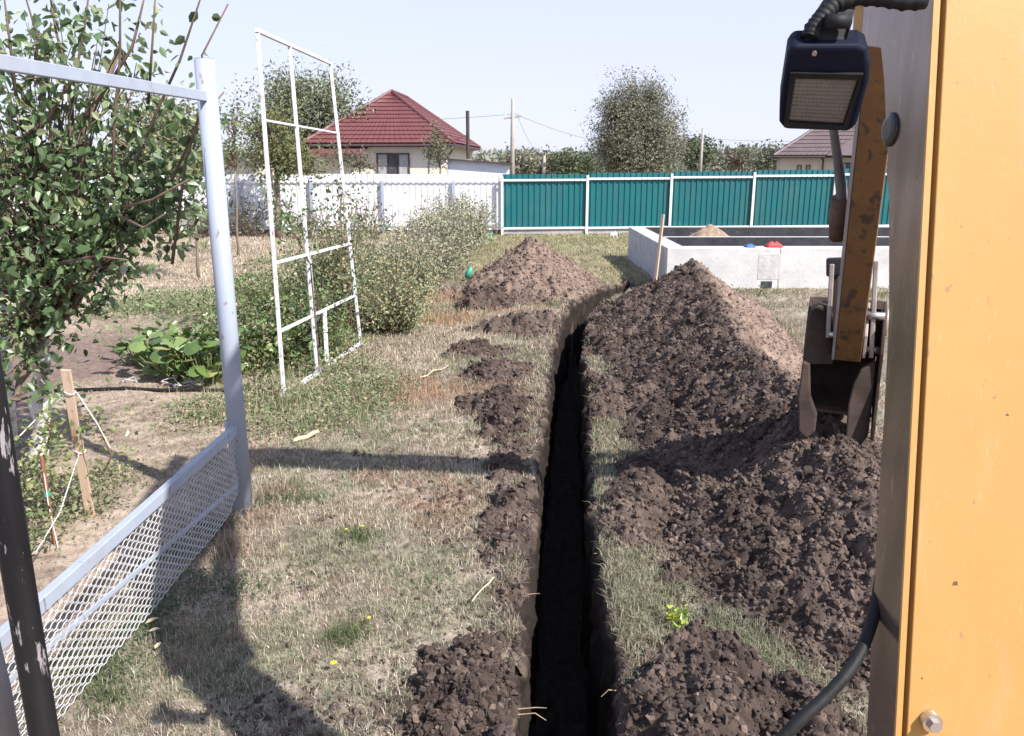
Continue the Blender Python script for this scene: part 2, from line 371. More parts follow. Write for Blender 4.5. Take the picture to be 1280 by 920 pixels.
def soilmask(x, y):
    d = trench_d(x, y)
    return np.maximum(1 - sm(.0, .16, d + (fbm(x, y, 6, 2, 61) - .5) * .35 + (fbm(x, y, 1.2, 2, 62) - .5) * .5 * (x < tcx(y))), sm(-.06, .0, heap_max(x, y)))
def ground_col(x, y):
    n = fbm(x, y, 1.4, 4, 21); n2 = fbm(x, y, 5, 3, 22); n3 = fbm(x, y, .5, 3, 23)
    c = mixc((.38, .315, .255), (.25, .21, .165), sm(.42, .6, n))
    c = mixc(c, (.20, .20, .13), sm(.5, .66, n2) * .6); n4 = fbm(x, y, 16, 3, 24); c = mixc(c, (.10, .08, .065), sm(.52, .66, n4) * .7)
    g = garden(x, y)
    c = mixc(c, mixc((.38, .305, .24), (.27, .21, .165), sm(.4, .6, n2)), g)
    c = mixc(c, mixc((.47, .40, .31), (.36, .29, .22), sm(.4, .62, n2)), strawfield(x, y))
    c = mixc(c, (.20, .145, .12), barepatch(x, y) * .95)
    c = mixc(c, (.10, .12, .06), greenpatch(x, y) * .6)
    c = mixc(c, mixc((.27, .255, .15), (.36, .31, .20), sm(.4, .6, n2)), lawn(x, y))
    c = mixc(c, mixc((.22, .20, .12), (.30, .25, .16), n3), sm(30, 45, y))
    c = mixc(c, (.082, .058, .048), soilmask(x, y))
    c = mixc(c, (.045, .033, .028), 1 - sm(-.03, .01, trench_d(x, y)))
    return c
def grid_faces(nr, nc, keep=None):
    i = np.arange((nr - 1) * (nc - 1)); r = i // (nc - 1); c = i % (nc - 1); a = r * nc + c
    f = np.stack([a, a + 1, a + nc + 1, a + nc], 1)
    if keep is not None:
        k = keep.ravel(); f = f[k[f].any(1)]
    return f
V = np.stack([XX, YY, ZZ], -1).reshape(-1, 3)
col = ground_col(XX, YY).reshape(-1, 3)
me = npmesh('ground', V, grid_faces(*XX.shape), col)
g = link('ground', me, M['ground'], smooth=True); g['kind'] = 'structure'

# rough dug walls of the trench
for sd_ in (-1., 1.):
    yw = [1.6]
    while yw[-1] < 16.85: yw.append(yw[-1] + .012 + .0016 * yw[-1])
    yw = np.array(yw); tw = np.linspace(0, 1, 44) ** 1.15
    Yw, Tw = np.meshgrid(yw, tw, indexing='ij'); cxw = tcx(Yw); slope = np.interp(Yw, [2, 12.5, 14, 16.4], [0.1, .15, .42, .6])
    e = trench_hw(sd_ + Yw * 0, Yw) * np.sqrt(1 + slope ** 2)
    dep = Tw * 1.2; relief = .012 + sm(0, .06, dep) * (lumps(Yw + 40 * sd_, dep + 20, .11, 131) * .014 + lumps(Yw * 1.7, dep + 9, .04, 133) * .009 + (fbm(Yw * .8, dep, 7, 4, 135) - .4) * .06)
    relief = np.where(Tw == 0, -.012, relief)
    Xw = cxw + sd_ * (e - relief); Zw = base_h(cxw + sd_ * e, Yw) - dep + .004
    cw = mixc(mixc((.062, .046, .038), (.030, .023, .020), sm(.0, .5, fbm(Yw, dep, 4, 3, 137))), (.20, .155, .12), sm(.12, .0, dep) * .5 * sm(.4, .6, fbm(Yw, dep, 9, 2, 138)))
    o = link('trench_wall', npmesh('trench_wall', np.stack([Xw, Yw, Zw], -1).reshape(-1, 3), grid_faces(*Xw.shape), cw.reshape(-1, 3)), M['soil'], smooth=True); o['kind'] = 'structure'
# ------------------------------------------------------------------ generic scatter builders
def leaf_cloud(name, P, L, W, col, up_bias=.4, droop=.3, rich=True, axis=None):
    n = len(P); L = np.broadcast_to(L, n); W = np.broadcast_to(W, n)
    a = rng.normal(size=(n, 3)) if axis is None else axis + rng.normal(size=(n, 3)) * .35
    if axis is None: a[:, 2] -= droop
    a /= np.linalg.norm(a, axis=1)[:, None]
    nr = rng.normal(size=(n, 3)); nr[:, 2] += up_bias * 2
    b = np.cross(a, nr); b /= np.linalg.norm(b, axis=1)[:, None] + 1e-9; c = np.cross(b, a)
    Lc = L[:, None]; Wc = W[:, None]
    if rich:
        fold = rng.uniform(.1, .5, (n, 1)) * Wc * .5; cur = -rng.uniform(0, .3, (n, 1)) * Lc
        v = [P, P + a * Lc * .3 + b * Wc * .5 + c * fold, P + a * Lc * .68 + b * Wc * .42 + c * (fold + cur * .4), P + a * Lc + c * cur,
             P + a * Lc * .68 - b * Wc * .42 + c * (fold + cur * .4), P + a * Lc * .3 - b * Wc * .5 + c * fold]
        V = np.stack(v, 1).reshape(-1, 3); i = np.arange(n)[:, None] * 6
        Fc = np.concatenate([i + [0, 1, 2, 3], i + [0, 3, 4, 5]], 0); k = 6
    else:
        v = [P, P + a * Lc * .5 + b * Wc * .5, P + a * Lc, P + a * Lc * .5 - b * Wc * .5]
        V = np.stack(v, 1).reshape(-1, 3); Fc = np.arange(n)[:, None] * 4 + np.array([[0, 1, 2, 3]]); k = 4
    return npmesh(name, V, Fc, np.repeat(col, k, 0))
def pick(cols, n, jit=.22):
    cols = np.array(cols); c = cols[rng.integers(0, len(cols), n)] * rng.uniform(1 - jit, 1 + jit, (n, 1))
    return c
def blades(name, P, H, W, col, lean=.7, bendy=.5):
    n = len(P); t = rng.uniform(0, 2 * np.pi, n); d = np.stack([np.cos(t), np.sin(t), np.zeros(n)], 1)
    p = rng.uniform(0, 2 * np.pi, n); s_ = np.stack([np.cos(p), np.sin(p), np.zeros(n)], 1) * (W[:, None] * .5)
    ln = rng.uniform(0, 1, n)[:, None] * lean; Hc = H[:, None]; up = np.array([[0, 0, 1.]])
    m1 = P + up * Hc * .55 * np.sqrt(np.clip(1 - ln * ln * .6, .05, 1)) + d * Hc * ln * .4
    tip = P + up * Hc * (1 - bendy * ln) * .9 + d * Hc * ln * 1.0
    V = np.stack([P - s_, P + s_, m1 + s_ * .8, m1 - s_ * .8, tip], 1).reshape(-1, 3); i = np.arange(n)[:, None] * 5
    F3 = np.concatenate([i + [0, 1, 2], i + [0, 2, 3], i + [3, 2, 4]], 0)
    return npmesh(name, V, F3, np.repeat(col, 5, 0))
ICO = None
def ico(sub):
    bm = bmesh.new(); bmesh.ops.create_icosphere(bm, subdivisions=sub, radius=1)
    v = np.array([q.co[:] for q in bm.verts]); f = np.array([[x.index for x in q.verts] for q in bm.faces]); bm.free(); return v, f
ICO1 = ico(1); ICO2 = ico(2)
def clods(name, P, S, col, base=ICO1):
    n = len(P); v, f = base; k = len(v)
    J = 1 + rng.uniform(-.42, .34, size=(n, k, 1))
    sc_ = rng.uniform(.55, 1.35, (n, 1, 3))
    q = rng.normal(size=(n, 3, 3)); q, _ = np.linalg.qr(q)
    V = np.einsum('nkj,nij->nki', v[None] * J * sc_, q) * S[:, None, None] + P[:, None]
    Fc = (f[None] + (np.arange(n) * k)[:, None, None]).reshape(-1, 3)
    return npmesh(name, V.reshape(-1, 3), Fc, np.repeat(col, k, 0))

# ------------------------------------------------------------------ soil heaps
def soil_col(x, y, h):
    n = fbm(x, y, 2.2, 3, 81); n2 = fbm(x, y, 9, 2, 82)
    c = mixc((.066, .049, .042), (.108, .080, .068), sm(.35, .65, n))
    c = mixc(c, (.165, .125, .105), sm(.58, .75, n2) * .5)
    return c
def sunlit_and_dry(x, y):
    # sunlit right-hand flank painted lighter; the far-left heap dried to a lighter brown
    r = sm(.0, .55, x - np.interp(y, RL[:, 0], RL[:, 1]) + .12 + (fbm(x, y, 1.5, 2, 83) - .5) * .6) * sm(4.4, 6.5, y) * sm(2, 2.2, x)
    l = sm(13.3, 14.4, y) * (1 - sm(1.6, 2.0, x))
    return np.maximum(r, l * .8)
def heap_mesh(key, x0, x1, y0, y1, dx, dy):
    f = HEAPS[key]; xs = np.arange(x0, x1, dx); ysx = np.arange(y0, y1, dy) if np.isscalar(dy) else dy
    X, Y = np.meshgrid(xs, ysx); H = f(X, Y)
    Z = base_h(X, Y) + H
    td = trench_d(X, Y); keep = (H > -.035) & (td > -.03)
    Xo = X
    c = mixc(soil_col(X, Y, H), (.25, .185, .15), sunlit_and_dry(X, Y) * .9)
    V = np.stack([Xo, Y, Z], -1).reshape(-1, 3)
    F4 = grid_faces(*X.shape); k = keep.ravel(); F4 = F4[k[F4].all(1)]
    used = np.unique(F4); re = np.zeros(len(V), int); re[used] = np.arange(len(used))
    return npmesh('soil_heap', V[used], re[F4], c.reshape(-1, 3)[used])
CLODMESH = []
for i in range(8):
    me = clods('clod', np.zeros((1, 3)), np.ones(1), np.array([[(.08, .062, .054), (.11, .085, .074), (.07, .052, .046), (.15, .115, .096)][i % 4]]), ICO2); me.materials.append(M['clod']); CLODMESH.append(me)
def heap_clods(key, parent, x0, x1, y0, y1, n, smin, smax, nbig, bmin, bmax, spread=.10):
    f = HEAPS[key]; x = rng.uniform(x0, x1, n * 4)
    y = y0 * (y1 / y0) ** rng.uniform(0, 1, n * 4)
    h = f(x, y) + (rng.uniform(size=n * 4) < .22) * spread
    ok = (h > -.01) & (trench_d(x, y) > .0); x, y = x[ok][:n], y[ok][:n]
    z = base_h(x, y) + np.maximum(f(x, y), 0)
    S = smin * (smax / smin) ** (rng.uniform(0, 1, len(x)) ** 2.0)
    S *= 1 - .35 * sunlit_and_dry(x, y)
    P = np.stack([x, y, z + S * .25], 1)
    c = mixc(soil_col(x, y, 0) * rng.uniform(.8, 1.3, (len(x), 1)), (.25, .185, .15), sunlit_and_dry(x, y) * .8 + (rng.uniform(size=len(x)) < .10) * .5)
    o = link('loose_crumbs', clods('loose_crumbs', P, S, c), M['clod'], parent); o['kind'] = 'stuff'
    x = rng.uniform(x0, x1, nbig * 8 + 8); y = y0 * (y1 / y0) ** rng.uniform(0, 1, nbig * 8 + 8)
    ok = (f(x, y) > .0) & (trench_d(x, y) > .04) & (sunlit_and_dry(x, y) < .5); x, y = x[ok][:nbig], y[ok][:nbig]
    for i in range(len(x)):
        s_ = bmin * (bmax / bmin) ** (random.random() ** 1.6) * (.55 + y[i] * .09)
        o = link('clod', CLODMESH[i % 8], None, parent); o.location += Vector((x[i], y[i], float(base_h(x[i], y[i]) + f(x[i], y[i])) + s_ * .25))
        o.scale = (s_ * random.uniform(.8, 1.2), s_ * random.uniform(.8, 1.2), s_ * random.uniform(.6, .9)); o.rotation_euler = [random.uniform(0, 6) for _ in range(3)]
T = thing('soil_ridge', 'long dark ridge of excavated soil running along the right side of the trench', 'soil heap', (2.4, 9, 0))
rows = [3.1]
while rows[-1] < 15.3: rows.append(rows[-1] + max(.014, .0042 * rows[-1]))
link('heap_surface', heap_mesh('ridge', .7, 4.9, 0, 0, .016, np.array(rows)), M['soil'], T, True)
heap_clods('ridge', T, .8, 4.4, 3.2, 14.8, 46000, .0055, .026, 200, .022, .05)
T = thing('soil_heap', 'tall brown conical heap of dry soil left of the trench before the fence', 'soil heap', (.3, 15.5, 0), 'soil heaps left of the trench')
link('heap_surface', heap_mesh('left', -1.7, 2.1, 13.5, 17.6, .03, .03), M['soil'], T, True)
heap_clods('left', T, -1.5, 1.9, 13.6, 17.2, 5000, .014, .05, 30, .03, .06)
for k, cx, cy, rx, ry, h, lab in SMALL:
    T = thing('soil_heap', lab, 'soil heap', (cx, cy, 0), 'small soil heaps along the trench')
    dd = .012 if cy < 6 else .02
    link('heap_surface', heap_mesh(k, cx - rx * 1.5, cx + rx * 1.5, cy - ry * 1.5, cy + ry * 1.5, dd, dd), M['soil'], T, True)
    heap_clods(k, T, cx - rx * 1.5, cx + rx * 1.5, max(2.4, cy - ry * 1.5), cy + ry * 1.5, int(2600 if cy < 4 else 1300), .006, .026, 16, .018, .03, .05)

n = 130000; x = rng.uniform(-1.4, 3.6, n); y = 2.7 * (16 / 2.7) ** rng.uniform(0, 1, n); d = trench_d(x, y)
pr = np.exp(-np.clip(d, 0, None) / .22) * (x < tcx(y)) * 1.0 + np.exp(-np.clip(d, 0, None) / .25) * (x > tcx(y)) * .8 + sm(-.14, -.04, ridge_h(x, y)) * .5 + sm(.55, .7, fbm(x, y, 2.5, 3, 121)) * .25
ok = (d > .005) & (rng.uniform(size=n) < pr * (.3 + .9 * fbm(x, y, 4, 2, 122))); x, y = x[ok], y[ok]; S = .004 * 6 ** (rng.uniform(0, 1, len(x)) ** 2) * (.6 + .07 * y)
o = link('soil_crumbs', clods('soil_crumbs', np.stack([x, y, base_h(x, y) + S * .3], 1), S, soil_col(x, y, 0) * 1.1), M['clod']); tag(o, 'loose soil crumbs strewn over the grass along both lips of the trench', 'soil crumbs', kind='stuff')
# ------------------------------------------------------------------ grass
def surf(x, y): return base_h(x, y)
def grass_field(name, label, n, xr, yr, dens, H, W, cols, lean, cat='grass', mt='blade'):
    x = rng.uniform(*xr, n); y = yr[0] * (yr[1] / yr[0]) ** rng.uniform(0, 1, n)
    xs_ = x * (y / yr[1]) if xr[0] < 0 and False else x
    keep = rng.uniform(size=n) < dens(x, y); x, y = x[keep], y[keep]
    k = (.55 + y * .085)
    hh = rng.uniform(*H, len(x)) * np.minimum(k, 2.2); ww = rng.uniform(*W, len(x)) * k
    P = np.stack([x, y, surf(x, y) - .006], 1)
    o = link(name, blades(name, P, hh, ww, cols(x, y), lean), M[mt]); tag(o, label, cat, kind='stuff'); return o
def fcols(x, y):
    n = len(x); c = pick([(.40, .35, .285), (.26, .22, .175), (.60, .56, .48), (.15, .125, .10), (.50, .45, .38)], n, .35)
    c = c * np.array([1.16, 1.11, 1.02]); gmask = fbm(x, y, 1.7, 3, 101) + rng.normal(size=n) * .07 - .035
    gc = pick([(.20, .235, .12), (.31, .33, .22), (.11, .14, .06), (.40, .385, .28)], n, .3)
    c = np.where((gmask > .53)[:, None], gc, c)
    rust = (fbm(x, y, .9, 2, 103) + rng.normal(size=n) * .05) > .70
    c = np.where(rust[:, None], pick([(.34, .19, .12), (.28, .15, .10)], n), c)
    return c
def offsoil(x, y): return (trench_d(x, y) > .015) * (1 - sm(-.05, -.01, heap_max(x, y)) * .985)
grass_field('dry_grass', 'short trampled dry grass on the banks beside the trench in the foreground', 420000, (-2.3, 4.2), (2.75, 16.),
            lambda x, y: offsoil(x, y) * (.35 + .65 * sm(.35, .6, fbm(x, y, 3, 3, 104))) * (np.abs(x) < y * .68 + .1), (.018, .065), (.0022, .0055), fcols, .98)
grass_field('straw_litter', 'pale broken straw bits strewn flat over the banks beside the trench', 26000, (-2.3, 4.2), (2.75, 15.), lambda x, y: offsoil(x, y) * (np.abs(x) < y * .68 + .1), (.05, .11), (.0025, .005), lambda x, y: pick([(.60, .54, .44), (.48, .40, .30), (.30, .20, .14)], len(x), .3), 1.0)
grass_field('lawn_grass', 'olive and yellowed lawn grass in front of the teal fence', 60000, (-1.6, 16), (15, 29),
            lambda x, y: offsoil(x, y) * (1 - (x > 2.9) * (y > 15.8) * (y < 21.3)) * sm(14, 17, y), (.02, .05), (.006, .010),
            lambda x, y: pick([(.28, .28, .14), (.21, .23, .11), (.42, .37, .23), (.34, .31, .18)], len(x)), .8)
grass_field('garden_litter', 'dry litter and thin weeds on the garden soil behind the mesh gate', 90000, (-8, -2), (4, 14),
            lambda x, y: (.3 + .5 * sm(.4, .6, fbm(x, y, 2, 3, 105))) * (1 - .93 * barepatch(x, y)), (.015, .05), (.003, .006),
            lambda x, y: np.where((fbm(x, y, 1.1, 2, 106) > .55)[:, None], pick([(.14, .16, .07), (.2, .2, .1)], len(x)), pick([(.38, .31, .22), (.26, .20, .15), (.46, .40, .31)], len(x))), .98)
grass_field('straw_stubble', 'pale straw and stubble covering the garden field before the white fence', 90000, (-18, -2.2), (11, 28),
            lambda x, y: sm(.2, .6, strawfield(x, y)), (.02, .06), (.005, .010),
            lambda x, y: pick([(.56, .48, .36), (.44, .36, .26), (.62, .56, .45), (.34, .26, .19)], len(x)), 1.0)
def tuft(name, label, spots, n, H, cols, cat='grass', W=(.003, .006), lean=.8, group=None, each=False):
    P = []; HH = []
    for (x, y, r) in spots:
        xx = rng.normal(x, r * .5, n); yy = rng.normal(y, r * .5, n); ok = trench_d(xx, yy) > .01
        P.append(np.stack([xx, yy, surf(xx, yy) - .01], 1)[ok]); HH.append(rng.uniform(*H, n)[ok])
    P = np.concatenate(P); HH = np.concatenate(HH)
    o = link(name, blades(name, P, HH, rng.uniform(*W, len(P)) * (.55 + P[:, 1] * .085), pick(cols, len(P)), lean), M['blade'])
    return tag(o, label, cat, group, 'stuff')
def gp(px, py): v = atZ(px, py); return v.x, v.y
RUST = [(.36, .24, .17), (.28, .18, .13), (.44, .34, .25), (.40, .34, .26), (.5, .44, .34)]
GRN = [(.09, .13, .05), (.13, .165, .07), (.17, .19, .10)]
DRY = [(.42, .36, .26), (.33, .28, .2), (.5, .45, .35)]
tuft('rusty_grass', 'reddish brown dead grass around the foot of the grey gate post', [(*gp(325, 650), .22), (*gp(290, 690), .2), (*gp(345, 620), .15)], 420, (.05, .17), RUST)
tuft('rusty_grass', 'rusty dead grass in the machine shadow in the left foreground', [(*gp(250, 830), .2), (*gp(215, 800), .2), (*gp(280, 800), .15), (*gp(330, 700), .2)], 170, (.03, .10), RUST)
tuft('rusty_grass', 'orange brown dry grass on the left bank before the berry bushes', [(*gp(560, 375), .6), (*gp(535, 400), .6), (*gp(575, 400), .5), (*gp(520, 500), .5)], 500, (.08, .24), [(.46, .28, .18), (.40, .22, .13), (.48, .38, .27)])
tuft('green_tuft', 'fresh green grass tufts on the near bank left of the trench', [(*gp(440, 790), .12), (*gp(450, 670), .12), (*gp(380, 625), .18), (*gp(360, 610), .15), (*gp(425, 800), .1), (*gp(115, 850), .16), (*gp(140, 880), .12)], 260, (.04, .13), GRN)
edge = []
for yy in np.arange(3.0, 12, .16):
    if rng.uniform() < .8: edge.append((tcx(yy) + .30 + rng.uniform(0, .12), yy, .12))
    if rng.uniform() < .5: edge.append((tcx(yy) - .26 - rng.uniform(0, .08), yy, .08))
tuft('overhanging_grass', 'pale dry grass and roots hanging over the lips of the trench', edge, 110, (.05, .12), DRY + [(.2, .22, .13)], lean=1.0)
strip = [(*gp(790 + 30 * rng.normal(), y_), .2) for y_ in range(690, 800, 8)] + [(*gp(755 + rng.normal() * 14, y_), .18) for y_ in range(430, 640, 10)] + [(*gp(900 + k * 14, 770 + k * 12), .14) for k in range(10)]
tuft('bank_grass', 'grey green grass strip left standing between the trench and the soil ridge', strip, 260, (.04, .12), [(.22, .24, .15), (.30, .29, .2), (.16, .19, .10), (.4, .36, .27)], lean=1.0)
tuft('far_dry_grass', 'dry grass between the soil ridge and the concrete foundation', [(rng.uniform(3.8, 9), rng.uniform(9.5, 15.3), .5) for _ in range(60)], 200, (.04, .14), [(.30, .26, .19), (.36, .31, .23), (.16, .17, .09), (.40, .33, .24)])

tuft('torn_turf', 'pieces of torn turf with pale dead grass lying on the right bank and the soil foot', [(tcx(yy) + .33 + abs(rng.normal()) * .16, yy, .05) for yy in np.linspace(3.2, 11, 46)] + [(tcx(yy) - .33 - abs(rng.normal()) * .2, yy, .05) for yy in np.linspace(3.8, 11, 30)], 90, (.03, .09), [(.50, .47, .40), (.36, .34, .27), (.62, .58, .50), (.24, .25, .17)], lean=1.0, W=(.0025, .005))
tuft('matted_tufts', 'matted pale and grey green grass tufts dotted over the left bank', [(rng.uniform(-2.0, .0), 2.9 * (11 / 2.9) ** rng.uniform(), .08) for _ in range(170)], 55, (.03, .085), [(.56, .52, .44), (.40, .36, .28), (.24, .27, .16), (.32, .33, .24)], lean=1.0, W=(.0025, .005))
# low leafy weeds, uncountable
def weeds(name, label, spots, n, hmax, L, cols, cat='weeds', mt='leaf_dull'):
    P = []
    for (x, y, r) in spots:
        q = rng.normal(size=(n, 2)) * r * .45
        hz = rng.uniform(0, 1, n) ** 1.5 * hmax * np.exp(-(q ** 2).sum(1) / (r * r) * 1.5)
        xx = x + q[:, 0]; yy = y + q[:, 1]; P.append(np.stack([xx, yy, surf(xx, yy) + .01 + hz], 1))
    P = np.concatenate(P); n = len(P); Ls = rng.uniform(*L, n)
    o = link(name, leaf_cloud(name, P, Ls, Ls * .5, pick(cols, n), .5, .0, rich=False), M[mt])
    return tag(o, label, cat, kind='stuff')
WG = [(.15, .21, .09), (.10, .15, .06), (.22, .27, .13), (.28, .29, .16)]
weeds('weed_patch', 'green low weeds around the foot of the white trellis frame', [(*gp(x_, y_), .5) for x_, y_ in ((330, 500), (380, 510), (430, 490), (460, 510), (350, 540), (420, 530), (300, 520), (400, 470), (450, 465), (250, 520), (480, 490))], 1000, .22, (.018, .05), WG + [(.38, .33, .22), (.30, .25, .17)])
tuft('tall_weeds', 'taller mixed dry and green grass stalks among the weeds below the white frame', [(*gp(rng.uniform(240, 480), rng.uniform(440, 545)), .25) for _ in range(46)], 45, (.08, .28), [(.24, .29, .14), (.36, .34, .22), (.48, .42, .30), (.16, .21, .09)], lean=.6)
weeds('weed_patch', 'small dark green weeds in the machine shadow beside the mesh panel', [(*gp(x_, y_), .22) for x_, y_ in ((210, 700), (240, 730), (200, 760), (180, 790), (230, 690), (130, 850), (265, 660), (300, 740), (340, 630), (110, 820))], 420, .05, (.012, .03), [(.07, .12, .07), (.10, .15, .09), (.12, .15, .06)])
weeds('weed_patch', 'green weeds growing between straw field and bare soil', [(*gp(x_, y_), .8) for x_, y_ in ((160, 385), (200, 375), (240, 385), (190, 390), (260, 370), (320, 350), (330, 370), (340, 330))], 900, .2, (.03, .07), WG)
weeds('weed_patch', 'weeds below the thin vine at the lower left behind the gate', [(*gp(x_, y_), .3) for x_, y_ in ((40, 640), (70, 620), (100, 640), (30, 600), (20, 680), (130, 600))], 600, .16, (.02, .045), [(.12, .16, .07), (.20, .22, .11), (.3, .28, .17)])
weeds('weed_patch', 'tangle of green creeping plants under and behind the white frame', [(*gp(x_, y_), .8) for x_, y_ in ((300, 440), (320, 420), (350, 440), (380, 420), (300, 400), (330, 390), (360, 380), (400, 400), (290, 460), (340, 460), (390, 440))], 1700, .75, (.035, .085), [(.36, .31, .18), (.30, .27, .15), (.18, .27, .09), (.13, .20, .07), (.29, .33, .14), (.09, .13, .05)], mt='leaf')
weeds('weed_patch', 'sparse weeds on the far lawn by the foundation', [(rng.uniform(4, 8), rng.uniform(14.6, 15.5), .2) for _ in range(14)], 60, .2, (.03, .06), WG)

# ------------------------------------------------------------------ trees and shrubs
def wob(a, b, n, amp):
    a = Vector(a); b = Vector(b); o = []
    for i in range(n + 1):
        t = i / n; p = a.lerp(b, t)
        if 0 < i < n: p += Vector([random.uniform(-1, 1) for _ in range(3)]) * amp
        o.append(p)
    return o
def plant(name, label, cat, base, trunk_top, r0, blobs, ncl, nl, cl_r, L, cols, limbs=True, group=None, mt='leaf_dull', bark='bark', rich=False, wr=.5, trunk_name='trunk', shoots=(), up_bias=.4, droop=.3, ret=False, twigr=.008):
    """blobs: (cx,cy,cz, rx,ry,rz, weight)"""
    T = thing(name, label, cat, base, group)
    base = Vector(base); top = Vector(trunk_top)
    pts = wob(base - Vector((0, 0, .1)), top, 5, r0 * .6)
    MB().tube(pts, [r0 * (1.25 - .1 * i) for i in range(6)], 8).build(trunk_name, M[bark], T, smooth=True)
    lb = MB(); W = np.array([b[6] for b in blobs], float); W /= W.sum(); P = []; nodes = []
    for b in blobs:
        e = Vector(b[:3]); q = wob(top, e, 4, (e - top).length * .05)
        lb.tube(q, [r0 * .75 * (1 - .17 * i) for i in range(5)], 6); nodes.append(q)
    for k in range(ncl):
        bi = rng.choice(len(blobs), p=W); b = blobs[bi]
        d = rng.normal(size=3); d /= np.linalg.norm(d); rr = rng.uniform(.15, 1) ** .45
        c = Vector((b[0] + d[0] * b[3] * rr, b[1] + d[1] * b[4] * rr, b[2] + d[2] * b[5] * rr))
        src = random.choice(nodes[bi][1:]); q = wob(src, c, 3, (c - src).length * .07)
        if limbs: lb.tube(q, [twigr * (1.6 - .4 * i) for i in range(4)], 4, cap=False)
        n_ = max(3, int(nl * rng.uniform(.5, 1.5)))
        ax = (q[-1] - q[-3]); tt = rng.uniform(-.6, .5, n_)[:, None]
        P.append(np.array(c)[None] + tt * np.array(ax)[None] + rng.normal(size=(n_, 3)) * cl_r)
    for sh in shoots:
        pts = [Vector(p) for p in sh]; lb.tube(pts, [.012 - .007 * i / (len(pts) - 1) for i in range(len(pts))], 5)
        for i in range(len(pts) - 1):
            m = max(1, int((pts[i + 1] - pts[i]).length / .10))
            for j in range(m):
                if random.random() < .75: P.append(np.array([pts[i].lerp(pts[i + 1], random.random())[:]]) + rng.normal(size=(1, 3)) * .02)
    lb.build('branches', M['twig'], T, smooth=True)
    P = np.concatenate(P); Ls = rng.uniform(*L, len(P)); cc = pick(cols, len(P))
    if ret: return T, P, Ls, cc
    o = link('foliage', leaf_cloud('foliage', P, Ls, Ls * wr, cc, up_bias, droop, rich), M[mt], T); o['kind'] = 'stuff'
    return T
# the near fruit tree
def shoot(*pp): return [atY(x, y, Y) for x, y, Y in pp]
sh = [shoot((215, 330, 5.6), (232, 200, 5.5), (262, 100, 5.4), (252, 70, 5.4), (285, 5, 5.3)),
      shoot((150, 250, 5.8), (200, 130, 5.7), (225, 75, 5.6), (240, 30, 5.6), (255, -15, 5.5)),
      shoot((140, 240, 5.6), (143, 150, 5.6), (150, 70, 5.5), (150, 0, 5.4), (152, -30, 5.4)),
      shoot((60, 150, 5.6), (95, 90, 5.6), (105, 40, 5.6), (112, -15, 5.5)), shoot((20, 120, 5.6), (12, 50, 5.6), (3, -20, 5.5)),
      shoot((185, 130, 5.9), (190, 60, 5.8), (195, -20, 5.7)), shoot((40, 100, 5.8), (48, 50, 5.8), (30, -10, 5.6)),
      shoot((120, 130, 5.6), (165, 60, 5.5), (175, 20, 5.5), (182, -10, 5.5)), shoot((90, 110, 5.8), (70, 40, 5.8), (60, -20, 5.8)),
      shoot((70, 330, 5.4), (120, 320, 5.2), (160, 325, 5.1)), shoot((210, 235, 5.6), (250, 150, 5.5), (280, 115, 5.5)),
      shoot((150, 260, 5.3), (190, 250, 5.2), (235, 225, 5.1)), shoot((150, 270, 5.3), (180, 285, 5.2), (205, 268, 5.1))]
tb = atZ(48, 590)
bl = []
def bb(px, py, Y, rx, ry, rz, wt): v = atY(px, py, Y); bl.append((v.x, v.y, v.z, rx, ry, rz, wt))
bb(40, 160, 6.0, .55, .7, .38, 3.0); bb(-60, 230, 6.2, .7, .8, .8, 2.4); bb(60, 270, 5.8, .60, .6, .55, 5.2); bb(30, 390, 5.7, .42, .5, .38, 3.2)
bb(150, 260, 5.8, .42, .4, .30, 3.4); bb(205, 225, 5.9, .34, .3, .30, 1.5); bb(165, 190, 5.9, .3, .3, .25, .8); bb(60, 60, 6.0, .5, .5, .32, 1.1); bb(150, 60, 5.9, .25, .3, .3, .45); bb(110, 330, 5.6, .36, .4, .22, 1.6); bb(90, 100, 5.9, .5, .5, .25, 1.0)
bb(20, 500, 5.2, .25, .3, .12, .5); bb(-150, 120, 6.2, .9, .9, .7, 2)
T, P, Ls, cc = plant('fruit_tree', 'leafy green fruit tree with whitewashed trunk behind the grey gate at left', 'tree', tb, atY(52, 420, 6.0), .065, bl, 380, 15, .10,
          (.05, .10), [(.09, .155, .06), (.14, .215, .09), (.20, .28, .14), (.065, .105, .04), (.30, .33, .17)], mt='leaf', bark='whitewash', rich=True, wr=.55, shoots=sh, ret=True, twigr=.006)
px_ = 640 + F * P[:, 0] / (P[:, 1] * cp - (P[:, 2] - CAMZ) * sp)
dist = np.where((px_ > -5), np.linalg.norm(P - np.array([[0, 0, CAMZ]]), axis=1), 99); order = np.argsort(dist); near = order[:295]; rest = order[295:]
o = link('foliage', leaf_cloud('foliage', P[rest], Ls[rest], Ls[rest] * .55, cc[rest], .4, .45, True), M['leaf'], T); o['kind'] = 'stuff'
LM = []
for i in range(8):
    me = leaf_cloud('leaf', np.zeros((1, 3)), np.array([1.]), np.array([.58]), pick([(.09, .15, .055), (.14, .22, .09), (.19, .26, .13), (.07, .11, .04)], 1), axis=np.array([[1., 0, 0]])); me.materials.append(M['leaf']); LM.append(me)
for i, k in enumerate(near):
    o = link('leaf', LM[i % 8], None, T); o.location += Vector(P[k]); o.scale = (Ls[k],) * 3
    o.rotation_euler = (random.uniform(-.9, .9), random.uniform(-.2, 1.3), random.uniform(0, 6.28))
